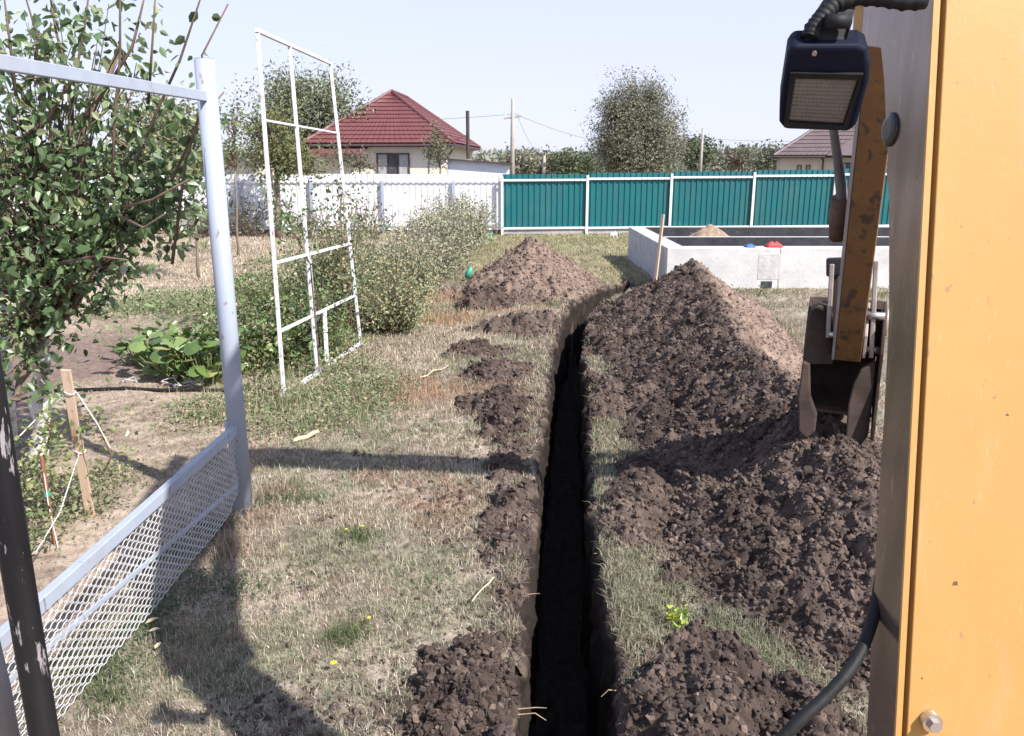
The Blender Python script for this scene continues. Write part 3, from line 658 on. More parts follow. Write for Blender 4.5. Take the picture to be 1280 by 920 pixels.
for k in range(0):
    c = P[0]
    o = link('fruit', CLODMESH[0] if False else (bpy.data.meshes.get('fruit') or (lambda m_: (m_.materials.append(M['pear']), m_)[1])(npmesh('fruit', ICO2[0] * np.array([[1, 1, 1.15]]), ICO2[1]))), None, T, True); o.location += Vector(c) - Vector((0, 0, .04)); o.scale = (.028,) * 3
# second whitewashed trunk left of it
wt = MB().tube([atZ(12, 560) - Vector((0, 0, .1)), atY(10, 500, 6.5), atY(6, 440, 6.5), atY(-5, 330, 6.5)], [.06, .055, .05, .04], 8)
T2 = thing('fruit_tree', 'neighbouring whitewashed fruit tree trunk at the left picture edge', 'tree', atZ(12, 560)); wt.build('trunk', M['whitewash'], T2, smooth=True)
P2 = np.array([atY(-20, 300, 6.6)[:]]) + rng.normal(size=(900, 3)) * np.array([[.35, .4, .35]]); o = link('foliage', leaf_cloud('foliage', P2, rng.uniform(.05, .09, 900), rng.uniform(.03, .05, 900), pick([(.05, .09, .03), (.08, .13, .05)], 900), .4, .4, True), M['leaf'], T2); o['kind'] = 'stuff'

OL = [(.17, .18, .10), (.12, .135, .07), (.21, .21, .13), (.08, .09, .045)]
def gtree(name, label, px, Y, boxes, ncl, nl, clr, L, cols, r0=.08, group='trees near the white fence', **kw):
    b = [(*atY(x, y, Y + random.uniform(-.3, .3))[:], rx, rx, rz, wt_) for x, y, rx, rz, wt_ in boxes]
    base = Vector((atY(px, 250, Y).x, Y, 0)); v = b[0]
    return plant(name, label, 'tree', base, (base.x + .1, Y, min(v[2] - v[5] * .3, 2.2)), r0, b, ncl, nl, clr, L, cols, group=group, **kw)
gtree('young_pear_tree', 'sparse young pear tree in the garden between fruit tree and gate post', 238, 17, [(215, 170, .8, .8, 3), (175, 150, .7, .7, 1.6), (240, 210, .5, .5, 1.2), (165, 200, .6, .5, 1.2)], 200, 16, .13, (.08, .13), [(.16, .20, .09), (.21, .24, .12), (.27, .26, .14)], .03, rich=True)
gtree('young_tree', 'small loose tree showing just right of the grey gate post', 292, 21, [(290, 150, .45, .7, 1), (285, 195, .5, .5, 1)], 60, 14, .13, (.08, .13), [(.15, .19, .09), (.2, .23, .12)], .03)
gtree('leafy_tree', 'dark leafy tree in front of the white fence behind the trellis frame', 345, 26.5, [(345, 190, 1.0, .9, 3), (335, 150, .7, .6, 1), (375, 200, .7, .5, 1), (320, 165, .4, .5, .5)], 230, 22, .18, (.09, .15), [(.16, .18, .07), (.21, .22, .10), (.11, .13, .055)], .1)
gtree('tall_tree', 'tall grey green tree beyond the white fence left of the red roof', 385, 39, [(380, 140, 2.0, 1.5, 3), (365, 115, 1.0, .7, 1), (415, 125, 1.0, .9, 1.2), (350, 150, 1.1, 1.2, 1), (445, 150, .9, .7, .5)], 520, 24, .28, (.12, .24), [(.23, .26, .16), (.17, .20, .11), (.29, .31, .21)], .16, wr=.4)
gtree('sapling', 'thin sapling with sparse leaves before the house wall', 548, 30.5, [(547, 192, .55, .55, 2), (545, 172, .35, .4, 1)], 60, 12, .13, (.08, .14), [(.13, .15, .08), (.18, .19, .11)], .04)
gtree('sapling', 'thin leafy sapling under the brown porch roof', 448, 30.5, [(447, 200, .5, .4, 2), (425, 195, .5, .4, 1), (465, 205, .5, .3, 1)], 60, 12, .13, (.08, .14), [(.13, .14, .08), (.17, .17, .11)], .04)
gtree('round_willow', 'big round silvery green tree standing alone beyond the teal fence', 797, 46, [(797, 165, 2.3, 1.9, 5), (790, 130, 1.5, 1.1, 2), (770, 185, 1.3, 1.2, 1.4), (828, 175, 1.2, 1.4, 1.5), (800, 205, 2.3, .8, 1.6), (765, 140, .7, .8, .5), (815, 118, .6, .5, .4)], 950, 50, .21, (.11, .20), [(.27, .27, .20), (.19, .20, .13), (.34, .33, .26), (.14, .14, .09)], .2, wr=.35, group='trees beyond the teal fence')
gtree('round_tree', 'small round green tree on the skyline right of the big willow', 871, 95, [(870, 192, 2.2, 1.5, 1), (864, 186, 1.2, 1, .4)], 110, 22, .5, (.35, .6), [(.12, .15, .09), (.16, .18, .11)], .15, group='trees beyond the teal fence')
gtree('round_tree', 'small bushy tree right beside the brown roofed house on the skyline', 962, 75, [(965, 195, 1.1, .9, 1), (958, 204, 1.4, .7, 1)], 80, 20, .35, (.25, .4), [(.13, .15, .10), (.2, .21, .15)], .12, group='trees beyond the teal fence')
gtree('round_tree', 'brownish bushy tree on the skyline between round tree and house', 925, 100, [(925, 200, 2.2, 1.1, 1)], 70, 20, .5, (.3, .5), [(.2, .16, .12), (.15, .15, .10)], .12, group='trees beyond the teal fence')
for px, Yf, wd, lab in ((648, 60, 1.3, 'pale bush beyond the fence corner by the wooden power pole'), (680, 62, 1.6, 'pale olive bush beyond the teal fence right of the power pole'), (715, 58, 1.7, 'dark green bush left of the big willow')):
    gtree('bush', lab, px, Yf, [(px, 206, wd, .7, 1)], 90, 20, .3, (.2, .35), [(.2, .2, .14), (.26, .25, .19)] if px < 690 else [(.09, .11, .06), (.13, .15, .08)], .06, group='bushes beyond the teal fence')
# distant tree line reading as one mass
n = 26000; x = rng.uniform(-90, 150, n); top_ = 2.6 + 2.4 * fbm(x, x * 0 + 3, .11, 3, 111) + .8 * vn(x * .7, x * 0, 112)
y = 125 + rng.normal(size=n) * 4; z = top_ * np.sqrt(rng.uniform(0, 1, n)) * (1 - .02 * np.abs(y - 125))
P = np.stack([x, y, z], 1); Ls = rng.uniform(.5, 1.0, n)
cc = np.where((vn(x * .15, x * 0, 113) > .55)[:, None], pick([(.24, .25, .19), (.29, .29, .23)], n), pick([(.17, .21, .15), (.21, .25, .17)], n))
tag(link('distant_tree_line', leaf_cloud('distant_tree_line', P, Ls, Ls * .6, cc, .3, .0, False), M['leaf_dull']), 'low green belt of distant trees along the horizon', 'tree line', kind='stuff')

# berry bushes in a row
def shrub(label, px, Y, X=None, w_=.7, h=1.5, ncl=130, nl=46, L=(.03, .055), cols=None, group='berry bushes in the row beside the frame', tall=0):
    X = atY(px, 300, Y).x if X is None else X; T = thing('shrub', label, 'shrub', (X, Y, 0), group); lb = MB(); P = []
    for k in range(ncl):
        a = rng.uniform(0, 6.28); r = w_ * math.sqrt(rng.uniform(.02, 1)); hh = h * rng.uniform(.25, 1.05) * (1 - .3 * (r / w_) ** 2)
        q = [Vector((X + math.cos(a) * r * .25, Y + math.sin(a) * r * .25, 0)), Vector((X + math.cos(a) * r * .6, Y + math.sin(a) * r * .6, hh * .6)), Vector((X + math.cos(a) * r, Y + math.sin(a) * r, hh))]
        lb.tube(q, [.008, .006, .003], 4, cap=False)
        t = rng.uniform(-.6, 1.1, nl)[:, None]; P.append(np.array(q[1])[None] * (1 - t) + np.array(q[2])[None] * t + rng.normal(size=(nl, 3)) * .085)
    lb.build('stems', M['twig'], T); P = np.concatenate(P); Ls = rng.uniform(*L, len(P)) * (.6 + Y * .05)
    o = link('foliage', leaf_cloud('foliage', P, Ls, Ls * .5, pick(cols or [(.31, .33, .23), (.22, .25, .15), (.39, .39, .29), (.38, .34, .22)], len(P)), .4, .1, False), M['leaf_dull'], T); o['kind'] = 'stuff'
DG = [(.25, .29, .16), (.19, .23, .12), (.34, .35, .22), (.42, .36, .2)]
shrub('nearest berry bush of the row, at the right leg of the white frame', 470, 11.5, X=-1.75, w_=.55, h=.95, cols=DG)
shrub('berry bush with yellowing leaves second from the white frame', 490, 13.2, X=-1.85, w_=.75, h=1.3, cols=DG)
shrub('berry bush third from the white frame', 495, 15, X=-1.95, w_=.85, h=1.45)
shrub('grey green berry bush in the middle of the row', 530, 17, X=-1.8, w_=.9, h=1.5)
shrub('grey green berry bush behind the middle of the row', 545, 19, X=-1.75, w_=.95, h=1.55)
shrub('berry bush in the row second from the fence corner', 565, 21.2, X=-1.6, w_=1.0, h=1.65)
shrub('farthest berry bush of the row by the corner of white and teal fence', 590, 23.5, X=-1.35, w_=1.05, h=1.75)
shrub('loose shrub behind the middle post of the white frame', 430, 13.5, X=-3.0, w_=.6, h=1.5, ncl=60)
shrub('tall thin shrub climbing around the right post of the white frame', 420, 11.4, X=-2.4, w_=.4, h=2.05, ncl=50, cols=DG)
FG = [(.13, .19, .07), (.18, .25, .10), (.24, .29, .13), (.09, .13, .055)]
shrub('leafy green bush growing through the lower bay of the white frame', 400, 9.9, X=-2.45, w_=.42, h=1.0, ncl=90, nl=40, cols=FG)
shrub('taller green bush just behind the right bay of the white frame', 425, 11.6, X=-2.75, w_=.6, h=1.45, ncl=120, nl=44, cols=FG)
shrub('dense green bush behind the left bay of the white frame', 375, 11.0, X=-3.3, w_=.7, h=1.05, ncl=110, nl=40, cols=FG)
shrub('bushy plant in the row just behind the white frame', 455, 12.6, X=-2.6, w_=.8, h=1.6, ncl=130, nl=44, cols=DG)
for px, Y, lab in ((270, 26.6, 'bare twiggy shrub at the white fence just right of the gate post'), (310, 26.8, 'twiggy shrub at the white fence left of the frame'), (385, 26.4, 'shrub at the white fence seen through the frame'), (225, 26.8, 'pale shrub at the white fence left of the gate post'), (460, 26, 'shrub at the white fence behind the bush row'), (150, 26.5, 'shrub at the white fence behind the fruit tree')):
    shrub(lab, px, Y, w_=1.0, h=1.5, ncl=55, nl=9, L=(.05, .08), cols=[(.2, .19, .13), (.26, .24, .18), (.15, .16, .1)], group='shrubs along the white fence')
# leafy climber on the frame
def climber(label, pts, n, L, cols, spread=.08, name='climbing_vine'):
    T = thing(name, label, 'vine', pts[0]); MB().tube(pts, [.008] * len(pts), 5).build('stem', M['twig'], T)
    P = []
    for i in range(len(pts) - 1):
        t = rng.uniform(0, 1, (n, 1)); P.append(np.array(pts[i])[None] * (1 - t) + np.array(pts[i + 1])[None] * t + rng.normal(size=(n, 3)) * spread)
    P = np.concatenate(P); Ls = rng.uniform(*L, len(P)); o = link('foliage', leaf_cloud('foliage', P, Ls, Ls * .6, pick(cols, len(P)), .3, .3, True), M['leaf'], T); o['kind'] = 'stuff'
VG = [(.10, .14, .06), (.14, .19, .08), (.20, .23, .12)]
climber('green vine twining down the middle post of the white frame', [atY(338, 215, 8.7), atY(345, 250, 8.8), atY(365, 285, 8.9), atY(388, 330, 9), atY(395, 400, 9.0), atY(400, 460, 9.0)], 60, (.03, .07), VG, .12)
climber('vine hanging on the right post of the white frame', [atY(428, 235, 10.4), atY(425, 270, 10.4), atY(432, 330, 10.4), atY(440, 400, 10.5)], 190, (.03, .07), VG, .24)
climber('bright green vine shoot by the left leg of the frame', [atY(350, 300, 8.6), atY(352, 275, 8.6), atY(350, 258, 8.6)], 25, (.04, .08), [(.10, .2, .05), (.13, .22, .07)], .10)

# ------------------------------------------------------------------ squash plant
def bigleaf():
    n = 10; V = [(0, 0, .25)]; 
    for i in range(n):
        a = 2 * math.pi * i / n; r = 1 - .28 * (i == 0) + .06 * math.sin(3 * a); V.append((r * math.cos(a), r * math.sin(a), .05 * math.sin(5 * a)))
    return np.array(V), np.array([[0, 1 + i, 1 + (i + 1) % n] for i in range(n)])
bv, bf = bigleaf(); BL = []
for c_ in ((.14, .22, .06), (.20, .28, .09), (.09, .15, .045), (.38, .36, .14)):
    m_ = npmesh('leaf', bv, bf, np.tile(np.array([c_]), (len(bv), 1))); m_.materials.append(M['leaf']); BL.append(m_)
def squash(label, spots, n):
    T = thing('squash_plant', label, 'plant', (*spots[0][:2], 0), 'squash plants on the bare soil'); st = MB()
    for k in range(n):
        x, y, r = spots[k % len(spots)]; xx = x + rng.normal() * r; yy = y + rng.normal() * r * .8; z = rng.uniform(.10, .5)
        st.tube([(x + (xx - x) * .4, y + (yy - y) * .4, 0), (xx, yy, z)], [.008, .006], 4)
        o = link('leaf', BL[random.choice([0, 0, 0, 1, 1, 1, 2, 2, 3])], None, T); o.location += Vector((xx, yy, z)); s_ = rng.uniform(.05, .10); o.scale = (s_, s_, s_ * .8)
        o.rotation_euler = (rng.normal() * .5 + .2, rng.normal() * .5, rng.uniform(0, 6.28))
    st.build('stems', M['leaf_dull'] if False else M['greenstem'], T)
M['greenstem'] = mat('green_stem', (.14, .19, .07), (.2, .22, .1), 8, .7)
squash('low broad leaved plant at the left end of the green row on bare soil', [(*gp(180, 455), .25), (*gp(205, 455), .2)], 60)
squash('large yellow green squash plant with broad leaves behind the gate post', [(*gp(225, 470), .25), (*gp(245, 475), .25), (*gp(262, 478), .25), (*gp(255, 465), .3), (*gp(320, 455), .3)], 230)

# ------------------------------------------------------------------ gate with wire mesh
gx0, gx1 = -1.90, -2.0   # at post, at near end
def gpt(Y, z): return Vector((gx0 + (gx1 - gx0) * (5.28 - Y) / 4.2, Y, z))
T = thing('mesh_gate', 'tall pale blue grey steel gate frame with a low wire mesh panel at left', 'gate', (-1.9, 5.28, 0))
pp = [Vector((-1.9, 5.28, -.2)), Vector((-1.9, 5.28, 3.02))]
MB().tube(pp, .062, 24).build('gate_post', M['lav_paint'], T, smooth=True)
MB().tube([pp[1] - Vector((0, 0, .0)), pp[1] + Vector((0, 0, .004))], .056, 24).build('post_cap', M['grey_bar'], T)
MB().tube([Vector((-1.985, 5.16, 2.5)) + Vector((0.03, .1, -1.93)), Vector((-1.985, 5.16, 2.62)) + Vector((0.03, .1, -1.93))], .02, 10).build('hinge', M['lav_paint'], T, smooth=True)
MB().bar(gpt(5.24, 2.80), gpt(1.1, 2.74), .04, .058).build('top_beam', M['lav_paint'], T, bevel=.004)
MB().bar(gpt(5.24, .63), gpt(1.1, .63), .045, .065).build('middle_rail', M['lav_paint'], T, bevel=.004)
MB().bar(gpt(5.2, .235), gpt(1.3, .57), .012, .026).build('brace', M['lav_paint'], T, bevel=.002)
MB().bar(gpt(1.1, 2.8), gpt(1.1, .1), .05, .05).build('near_upright', M['lav_paint'], T, bevel=.004)
wm = MB(); wl = .074; dz = .0225
for k in range(23):
    z = .10 + k * dz; pts = []
    Y = 1.2 if k > 2 else 1.2
    sag = lambda Y_: .02 * math.sin(Y_ * 1.3) * (1 - k / 30)
    yend = 5.20 - (.05 * max(0, 3 - k))
    while Y < yend:
        ph = (Y / wl) * 2 * math.pi + (math.pi if k % 2 else 0); c = max(-.9, min(.9, math.sin(ph) * 1.9)) / .9
        pts.append(gpt(Y, z + sag(Y) + c * dz * .47) + Vector((.006 * math.sin(Y * 7 + k * .4) + .006 * math.sin(ph), 0, 0))); Y += wl / 10
    wm.tube(pts, .0032, 4)
wm.build('wire_mesh', mat('pale_wire', (.50, .49, .48), (.36, .35, .35), 9, .6), T)

# ------------------------------------------------------------------ white trellis frame
T = thing('trellis_frame', 'tall thin white metal frame with cross rails standing in the weeds', 'frame', (-2.38, 8.06, 0))
A = Vector((-2.38, 8.06, 0)); B = Vector((-2.04, 10.6, 0)); D = B - A
def fp(s_, z): return A + D * s_ + Vector((-.215 * s_ * z / 3.6, 0, z))
TH = .036
MB().bar(fp(0, -.1), fp(0, 3.58), TH, TH).build('leg', M['frame_white'], T, bevel=.004)
MB().bar(fp(.374, -.1), fp(.374, 3.58), TH, TH).build('leg', M['frame_white'], T, bevel=.004)
MB().bar(fp(1, -.1), fp(1, 3.58), TH, TH).build('leg', M['frame_white'], T, bevel=.004)
MB().bar(fp(-.01, 3.60), fp(1.01, 3.60), .04, .035).build('top_rail', M['frame_white'], T, bevel=.003)
MB().bar(fp(.01, 2.80), fp(.99, 2.77), .02, .02).build('cross_rail', M['frame_white'], T)
MB().bar(fp(.01, 1.43), fp(.99, 1.38), .028, .028).build('cross_rail', M['frame_white'], T)
MB().bar(fp(.01, .73), fp(.99, .70), .028, .028).build('cross_rail', M['frame_white'], T)
MB().bar(fp(.2, .05), fp(1.0, .04), .04, .045).build('bottom_rail', M['frame_white'], T, bevel=.003)
MB().bar(fp(.5, .06), fp(.53, .72), .045, .045).build('short_upright', M['frame_white'], T, bevel=.003)
MB().bar(fp(.38, 1.36), fp(.38, .2), .03, .06).build('flat_strip', M['frame_white'], T)

# ------------------------------------------------------------------ fences
def corr(a, b, z0, z1, pitch, depth, n, zvar=0):
    """profiled sheet from a to b (xy), front toward the camera"""
    a = Vector((*a, 0)); b = Vector((*b, 0)); L = (b - a).length; d = (b - a) / L; nn = Vector((d.y, -d.x, 0)); V = []; F_ = []
    prof = [(0, 0), (.42, 0), (.52, 1), (.9, 1), (1, 0)]; k = 0; t = 0; cols_ = []
    while t < L:
        for u, h in prof[:-1]:
            q = t + u * pitch
            if q < L: cols_.append((q, h))
        t += pitch
    cols_.append((L, 0)); rows_ = [z0, z1]
    for q, h in cols_:
        for z in rows_: p = a + d * q + nn * h * depth; V.append((p.x, p.y, z))
    for i in range(len(cols_) - 1): F_.append((2 * i, 2 * i + 2, 2 * i + 3, 2 * i + 1))
    me = npmesh('corrugated_sheet', np.array(V), np.array(F_)); return me
T = thing('white_fence', 'white corrugated metal fence on the left behind the garden', 'fence', (-11, 28.4, 0))
xs_ = [-.38 - 2.46 * k for k in range(15)]
xs_ = [.0 - .36] + [-2.0 - 2.46 * k for k in range(15)]
for i in range(len(xs_) - 1):
    a = (xs_[i + 1] + .004, 28.45 + .004 * (i % 2)); b = (xs_[i] - .004, 28.45 + .004 * (i % 2))
    o = link('corrugated_sheet', corr(a, b, .14, 2.02 + .01 * (i % 3), .205, .018, 0), M['white_metal'], T); sfy = o.modifiers.new('solid', 'SOLIDIFY'); sfy.thickness = .004
    MB().bar((a[0], 28.37, 1.82), (b[0], 28.37, 1.82), .03, .035).build('rail', M['frame_white'], T)
    MB().bar((a[0], 28.37, .35), (b[0], 28.37, .35), .03, .035).build('rail', M['frame_white'], T)
    MB().box((xs_[i + 1], 28.33, .9), (.09, .05, 1.85)).build('post', M['blue_post'], T)
    MB().box(((a[0] + b[0]) / 2, 28.5, .07), (b[0] - a[0], .06, .16)).build('plinth_board', M['brown_plinth'], T)
T = thing('teal_fence', 'teal corrugated metal fence with white posts across the back of the lawn', 'fence', (2, 28.6, 0))
gxs = [-.34 + 2.95 * k for k in range(13)]
def gy(x): return 28.3 + .085 * x
for i in range(len(gxs) - 1):
    a, b = gxs[i], gxs[i + 1]; zt = 2.03 + min(.045 * i, .2)
    o = link('corrugated_sheet', corr((a + .02, gy(a) + .05), (b - .02, gy(b) + .05), .2, zt, .2, .03, 0), M['teal'], T); sfy = o.modifiers.new('solid', 'SOLIDIFY'); sfy.thickness = .004
    for z, hh in ((zt - .2, .07), (.2, .07)):
        MB().bar((a + .05, gy(a) - .03, z), (b - .05, gy(b) - .03, z + .01), .04, hh).build('rail', M['white_rail'], T)
    MB().box((a, gy(a) - .04, (zt - .08) / 2 - .05), (.085, .07, zt - .08 + .1)).build('post', M['white_rail'], T, bevel=.004)
    MB().box(((a + b) / 2, gy((a + b) / 2) + .03, .08), (b - a - .1, .04, .17), Matrix.Rotation(math.atan(.085), 3, 'Z')).build('plinth_board', M['plinth'], T)
    st = MB()
    for k in range(14):
        xx = a + .1 + k * .2
        for z in (zt - .2, .2): st.box((xx, gy(xx) - .053, z), (.018, .01, .018))
    o = st.build('screws', M['steel'], T); o['kind'] = 'stuff'

# ------------------------------------------------------------------ concrete foundation
T = thing('concrete_foundation', 'pale cast concrete foundation walls standing on the ground before the teal fence', 'foundation', (3, 16, 0))
H0 = .79; X0 = 3.04
n = 3; y0 = 16.22
seg = (20.9 - y0) / n
for i in range(n + 1):
    ya = y0 + i * 1.45; yb = min(21.2, ya + 1.435)
    if ya >= 21.1: break
    MB().box((X0 + .19, (ya + yb) / 2, H0 / 2 - .35 - .0), (.38, yb - ya, H0 + .7)).build('concrete_block', M['concrete_shade'], T, bevel=.012)
xf = X0; 
for wd in (2.22, 2.9, 3.1, 3.2):
    MB().box((xf + wd / 2, 16.02, H0 / 2 - .3), (wd - .008, .38, H0 + .6)).build('concrete_block', M['concrete'], T, bevel=.012); xf += wd
MB().box((X0 + .38 + 5.4, 18.15, H0 / 2 - .045), (10.8, .36, H0 + .1)).build('inner_wall', M['concrete'], T, bevel=.012)
MB().box((X0 + .38 + 5.4, 21.0, H0 / 2 - .045), (10.8, .38, H0 + .1)).build('rear_wall', M['concrete'], T, bevel=.012)
MB().box((X0 + .38 + 5.4, 17.965, H0 / 2), (10.8, .012, H0 + .04)).build('bitumen_coating', M['bitumen'], T)
MB().box((X0 + .38 + 5.4, 20.80, H0 / 2), (10.8, .012, H0 + .04)).build('bitumen_coating', M['bitumen'], T)
MB().box((X0 + .386, 17.1, H0 / 2 - .01), (.012, 1.7, H0)).build('bitumen_coating', M['bitumen'], T)
MB().box((X0 + .386, 19.6, H0 / 2 - .01), (.012, 2.4, H0)).build('bitumen_coating', M['bitumen'], T)
vh = atY(958, 355, 15.83)
MB().box((vh.x, 15.828, .07), (.22, .012, .13)).build('vent_hole', M['bitumen'], T)
MB().box((vh.x + .02, 15.829, .42), (.42, .008, .5)).build('rough_patch', mat('rough_concrete_patch', (.42, .41, .39), (.58, .57, .55), 6, .9, bump=.01, bscale=20), T)
MB().box((X0 + 5.8, 19.5, .12), (10.4, 2.3, .3)).build('inner_fill', mat('fill_soil', (.16, .12, .10), (.24, .19, .16), 3, .95, bump=.02), T)
# soil heap within, cloth bits on the wall
X, Y = np.meshgrid(np.linspace(-1.1, 1.1, 50), np.linspace(-.9, .9, 40)); hh = np.clip(1 - np.sqrt((X / 1.05) ** 2 + (Y / .85) ** 2), 0, 1) ** .9 * .72 + lumps(X, Y, .18, 5) * .06
hp = atY(888, 293, 19.5)
tag(link('soil_heap', npmesh('soil_heap', np.stack([X + hp.x, Y + 19.55, hh + .24], -1).reshape(-1, 3), grid_faces(*X.shape), np.tile([[.30, .22, .16]], (X.size, 1))), M['soil'], smooth=True), 'small light brown soil heap inside the foundation walls', 'soil heap')
def rag(name, label, px, py, Y, w_, h_, m_):
    v = atY(px, py, Y); n_ = 12; X, Z = np.meshgrid(np.linspace(-1, 1, n_), np.linspace(-1, 1, n_)); x = X * w_ / 2 * (1 - .2 * Z * Z); y = Z * .12
    z = H0 + .01 + (1 - np.maximum(abs(X), abs(Z)) ** 2) * h_ * (.4 + .9 * fbm(X, Z, 2.5, 2, int(px)))
    o = link(name, npmesh(name, np.stack([x + v.x, y + Y, z], -1).reshape(-1, 3), grid_faces(n_, n_)), m_, smooth=True); tag(o, label, 'cloth')
    o.modifiers.new('s', 'SOLIDIFY').thickness = .006
rag('red_cloth', 'crumpled red cloth lying on top of the concrete wall', 967, 308, 16.0, .36, .12, M['red'])
rag('blue_cloth', 'small blue cloth lying on top of the concrete wall', 937, 310, 16.0, .22, .07, M['blue'])
a = atY(819, 345, 15.6); b = atY(829, 268, 15.75)
tag(MB().bar(a - Vector((0, 0, .2)), b, .055, .04).build('wooden_stake', M['wood'], bevel=.004), 'thin wooden stake leaning at the near corner of the concrete foundation', 'stake')
a = atY(790, 300, 22)
def wstick(): 
    m_ = MB(); p = Vector((*gp(768, 300), 0)); m_.tube([p, p + Vector((-.1, 0, .28))], .012, 6); m_.tube([p + Vector((.12, 0, 0)), p + Vector((.0, 0, .3))], .012, 6); m_.box(p + Vector((-.02, 0, .2)), (.22, .02, .1)); return m_
tag(wstick().build('white_marker', M['paper']), 'small white plastic marker standing on the lawn before the teal fence', 'marker')

# ------------------------------------------------------------------ houses
def tiles_face(a, b, c, d, rows_, cols_, amp):
    """quad a-b (eave) d-c (ridge side), stepped tile relief"""
    a, b, c, d = [np.array(q[:]) for q in (a, b, c, d)]; n = np.cross(b - a, d - a); n /= np.linalg.norm(n)
    if n[2] < 0: n = -n
    V = []; U = []
    vs = []
    for r in range(rows_): vs += [(r / rows_, 1.), ((r + .96) / rows_, .15)]
    us = np.linspace(0, 1, cols_ * 4 + 1)
    for v_, h in vs:
        for u in us:
            p = (a * (1 - u) + b * u) * (1 - v_) + (d * (1 - u) + c * u) * v_; V.append(p + n * amp * (h * 1.7 + .22 * math.sin(u * cols_ * 2 * math.pi)))
    return npmesh('roof_tiles', np.array(V), grid_faces(len(vs), len(us)))
def house(name, label, LF, RF, dep, ang, wall_h, ridge_z, over, wallm, roofm, tiles=(12, 30)):
    T = thing(name, label, 'house', (LF[0], LF[1], 0)); LF = Vector((*LF, 0)); RF = Vector((*RF, 0)); ex = (RF - LF); W = ex.length; ex.normalize(); ey = Vector((-ex.y, ex.x, 0))
    P = lambda x, y, z: LF + ex * x + ey * y + Vector((0, 0, z))
    rot = Matrix.Rotation(math.atan2(ex.y, ex.x), 3, 'Z')
    MB().box(P(W / 2, dep / 2, wall_h / 2), (W - 2 * over, dep - 2 * over, wall_h), rot).build('wall', wallm, T)
    e = wall_h
    c = [P(0, 0, e), P(W, 0, e), P(W, dep, e), P(0, dep, e)]; s_ = min(W, dep) / 2
    if dep >= W: r0, r1 = P(W / 2, s_, ridge_z), P(W / 2, dep - s_, ridge_z); faces = [(c[0], c[1], r0, r0), (c[1], c[2], r1, r0), (c[2], c[3], r1, r1), (c[3], c[0], r0, r1)]
    else: r0, r1 = P(s_, dep / 2, ridge_z), P(W - s_, dep / 2, ridge_z); faces = [(c[0], c[1], r1, r0), (c[1], c[2], r1, r1), (c[2], c[3], r0, r1), (c[3], c[0], r0, r0)]
    rf = MB()
    for f in faces:
        if (f[2] - f[3]).length < 1e-4: rf.quad(f[0], f[1], f[2])
        else: rf.quad(*f)
    rf.quad(*c); roof = rf.build('roof', roofm, T)
    for f in faces:
        o = link('roof_tiles', tiles_face(*f, *tiles, .035), roofm, roof); o.location = (0, 0, .03)
    cp_ = MB()
    for k in range(4):
        apex = r0 if ((dep >= W and k in (0, 1)) or (dep < W and k in (0, 3))) else r1
        cp_.tube([c[k] + Vector((0, 0, .06)), apex + Vector((0, 0, .08))], .08, 6)
    cp_.tube([r0 + Vector((0, 0, .08)), r1 + Vector((0, 0, .08))], .08, 6); cp_.build('ridge_cap', roofm, roof)
    fa = MB()
    for k in range(4): fa.bar(c[k] - Vector((0, 0, .05)), c[(k + 1) % 4] - Vector((0, 0, .05)), .05, .14)
    fa.build('fascia', M['dark_trim'], roof)
    gu = MB().tube([c[0] + Vector((0, -.08, -.06)), c[1] + Vector((0, -.08, -.06))], .06, 6).tube([c[1] + Vector((0, 0, -.1)), P(W - over * .9, .5, wall_h - .5), P(W - over * .9, .5, .2)], .045, 6); gu.build('gutter', M['dark_trim'], T)
    return T, P, rot, W
T, P, rot, W = house('red_roof_house', 'cream house with a dark red hipped tile roof beyond the white fence', (-9.3, 36.8), (-2.5, 36.35), 10.5, 0, 3.2, 5.62, .4, M['cream2'], M['roof_red'], (13, 26))
def window(T, P, rot, x, z, w_, h_, y=.4, panes=3):
    fr = MB(); fw = .06
    for dx in (-w_ / 2, w_ / 2): fr.box(P(x + dx, y - .03, z), (fw, .08, h_ + fw), rot)
    for dz_ in (-h_ / 2, h_ / 2): fr.box(P(x, y - .032, z + dz_), (w_ - fw, .076, fw), rot)
    for k in range(1, panes): fr.box(P(x - w_ / 2 + w_ * k / panes, y - .03, z), (fw * .8, .07, h_ - fw), rot)
    f = fr.build('window', M['dark_trim'], T)
    for k in range(panes):
        MB().box(P(x - w_ / 2 + w_ * (k + .5) / panes, y - .01, z), (w_ / panes - fw * .8, .03, h_ - fw), rot).build('pane', M['curtain'] if k != 1 else M['glass'], f)
window(T, P, rot, 4.0, 2.2, 1.42, 1.2)
MB().box(P(5.6, .38, 2.2), (.02, .03, 1.6), rot).build('downpipe', M['dark_trim'], T)
MB().prism([P(.5, .39, 3.05), P(2.9, .39, 3.05), P(2.9, -.9, 2.72), P(.5, -.9, 2.72)], (0, 0, .08)).build('porch_roof', M['roof_red'], T)
st = atY(585, 185, 38.6); ch = MB().tube([Vector((st.x, st.y, 2.6)), Vector((st.x, st.y, 4.72))], .085, 10).build('stove_pipe', M['dark_trim'], T)
MB().tube([Vector((st.x, st.y, 3.7)), Vector((st.x - .55, st.y + .4, 3.45))], .02, 5).build('pipe_brace', M['steel'], ch)
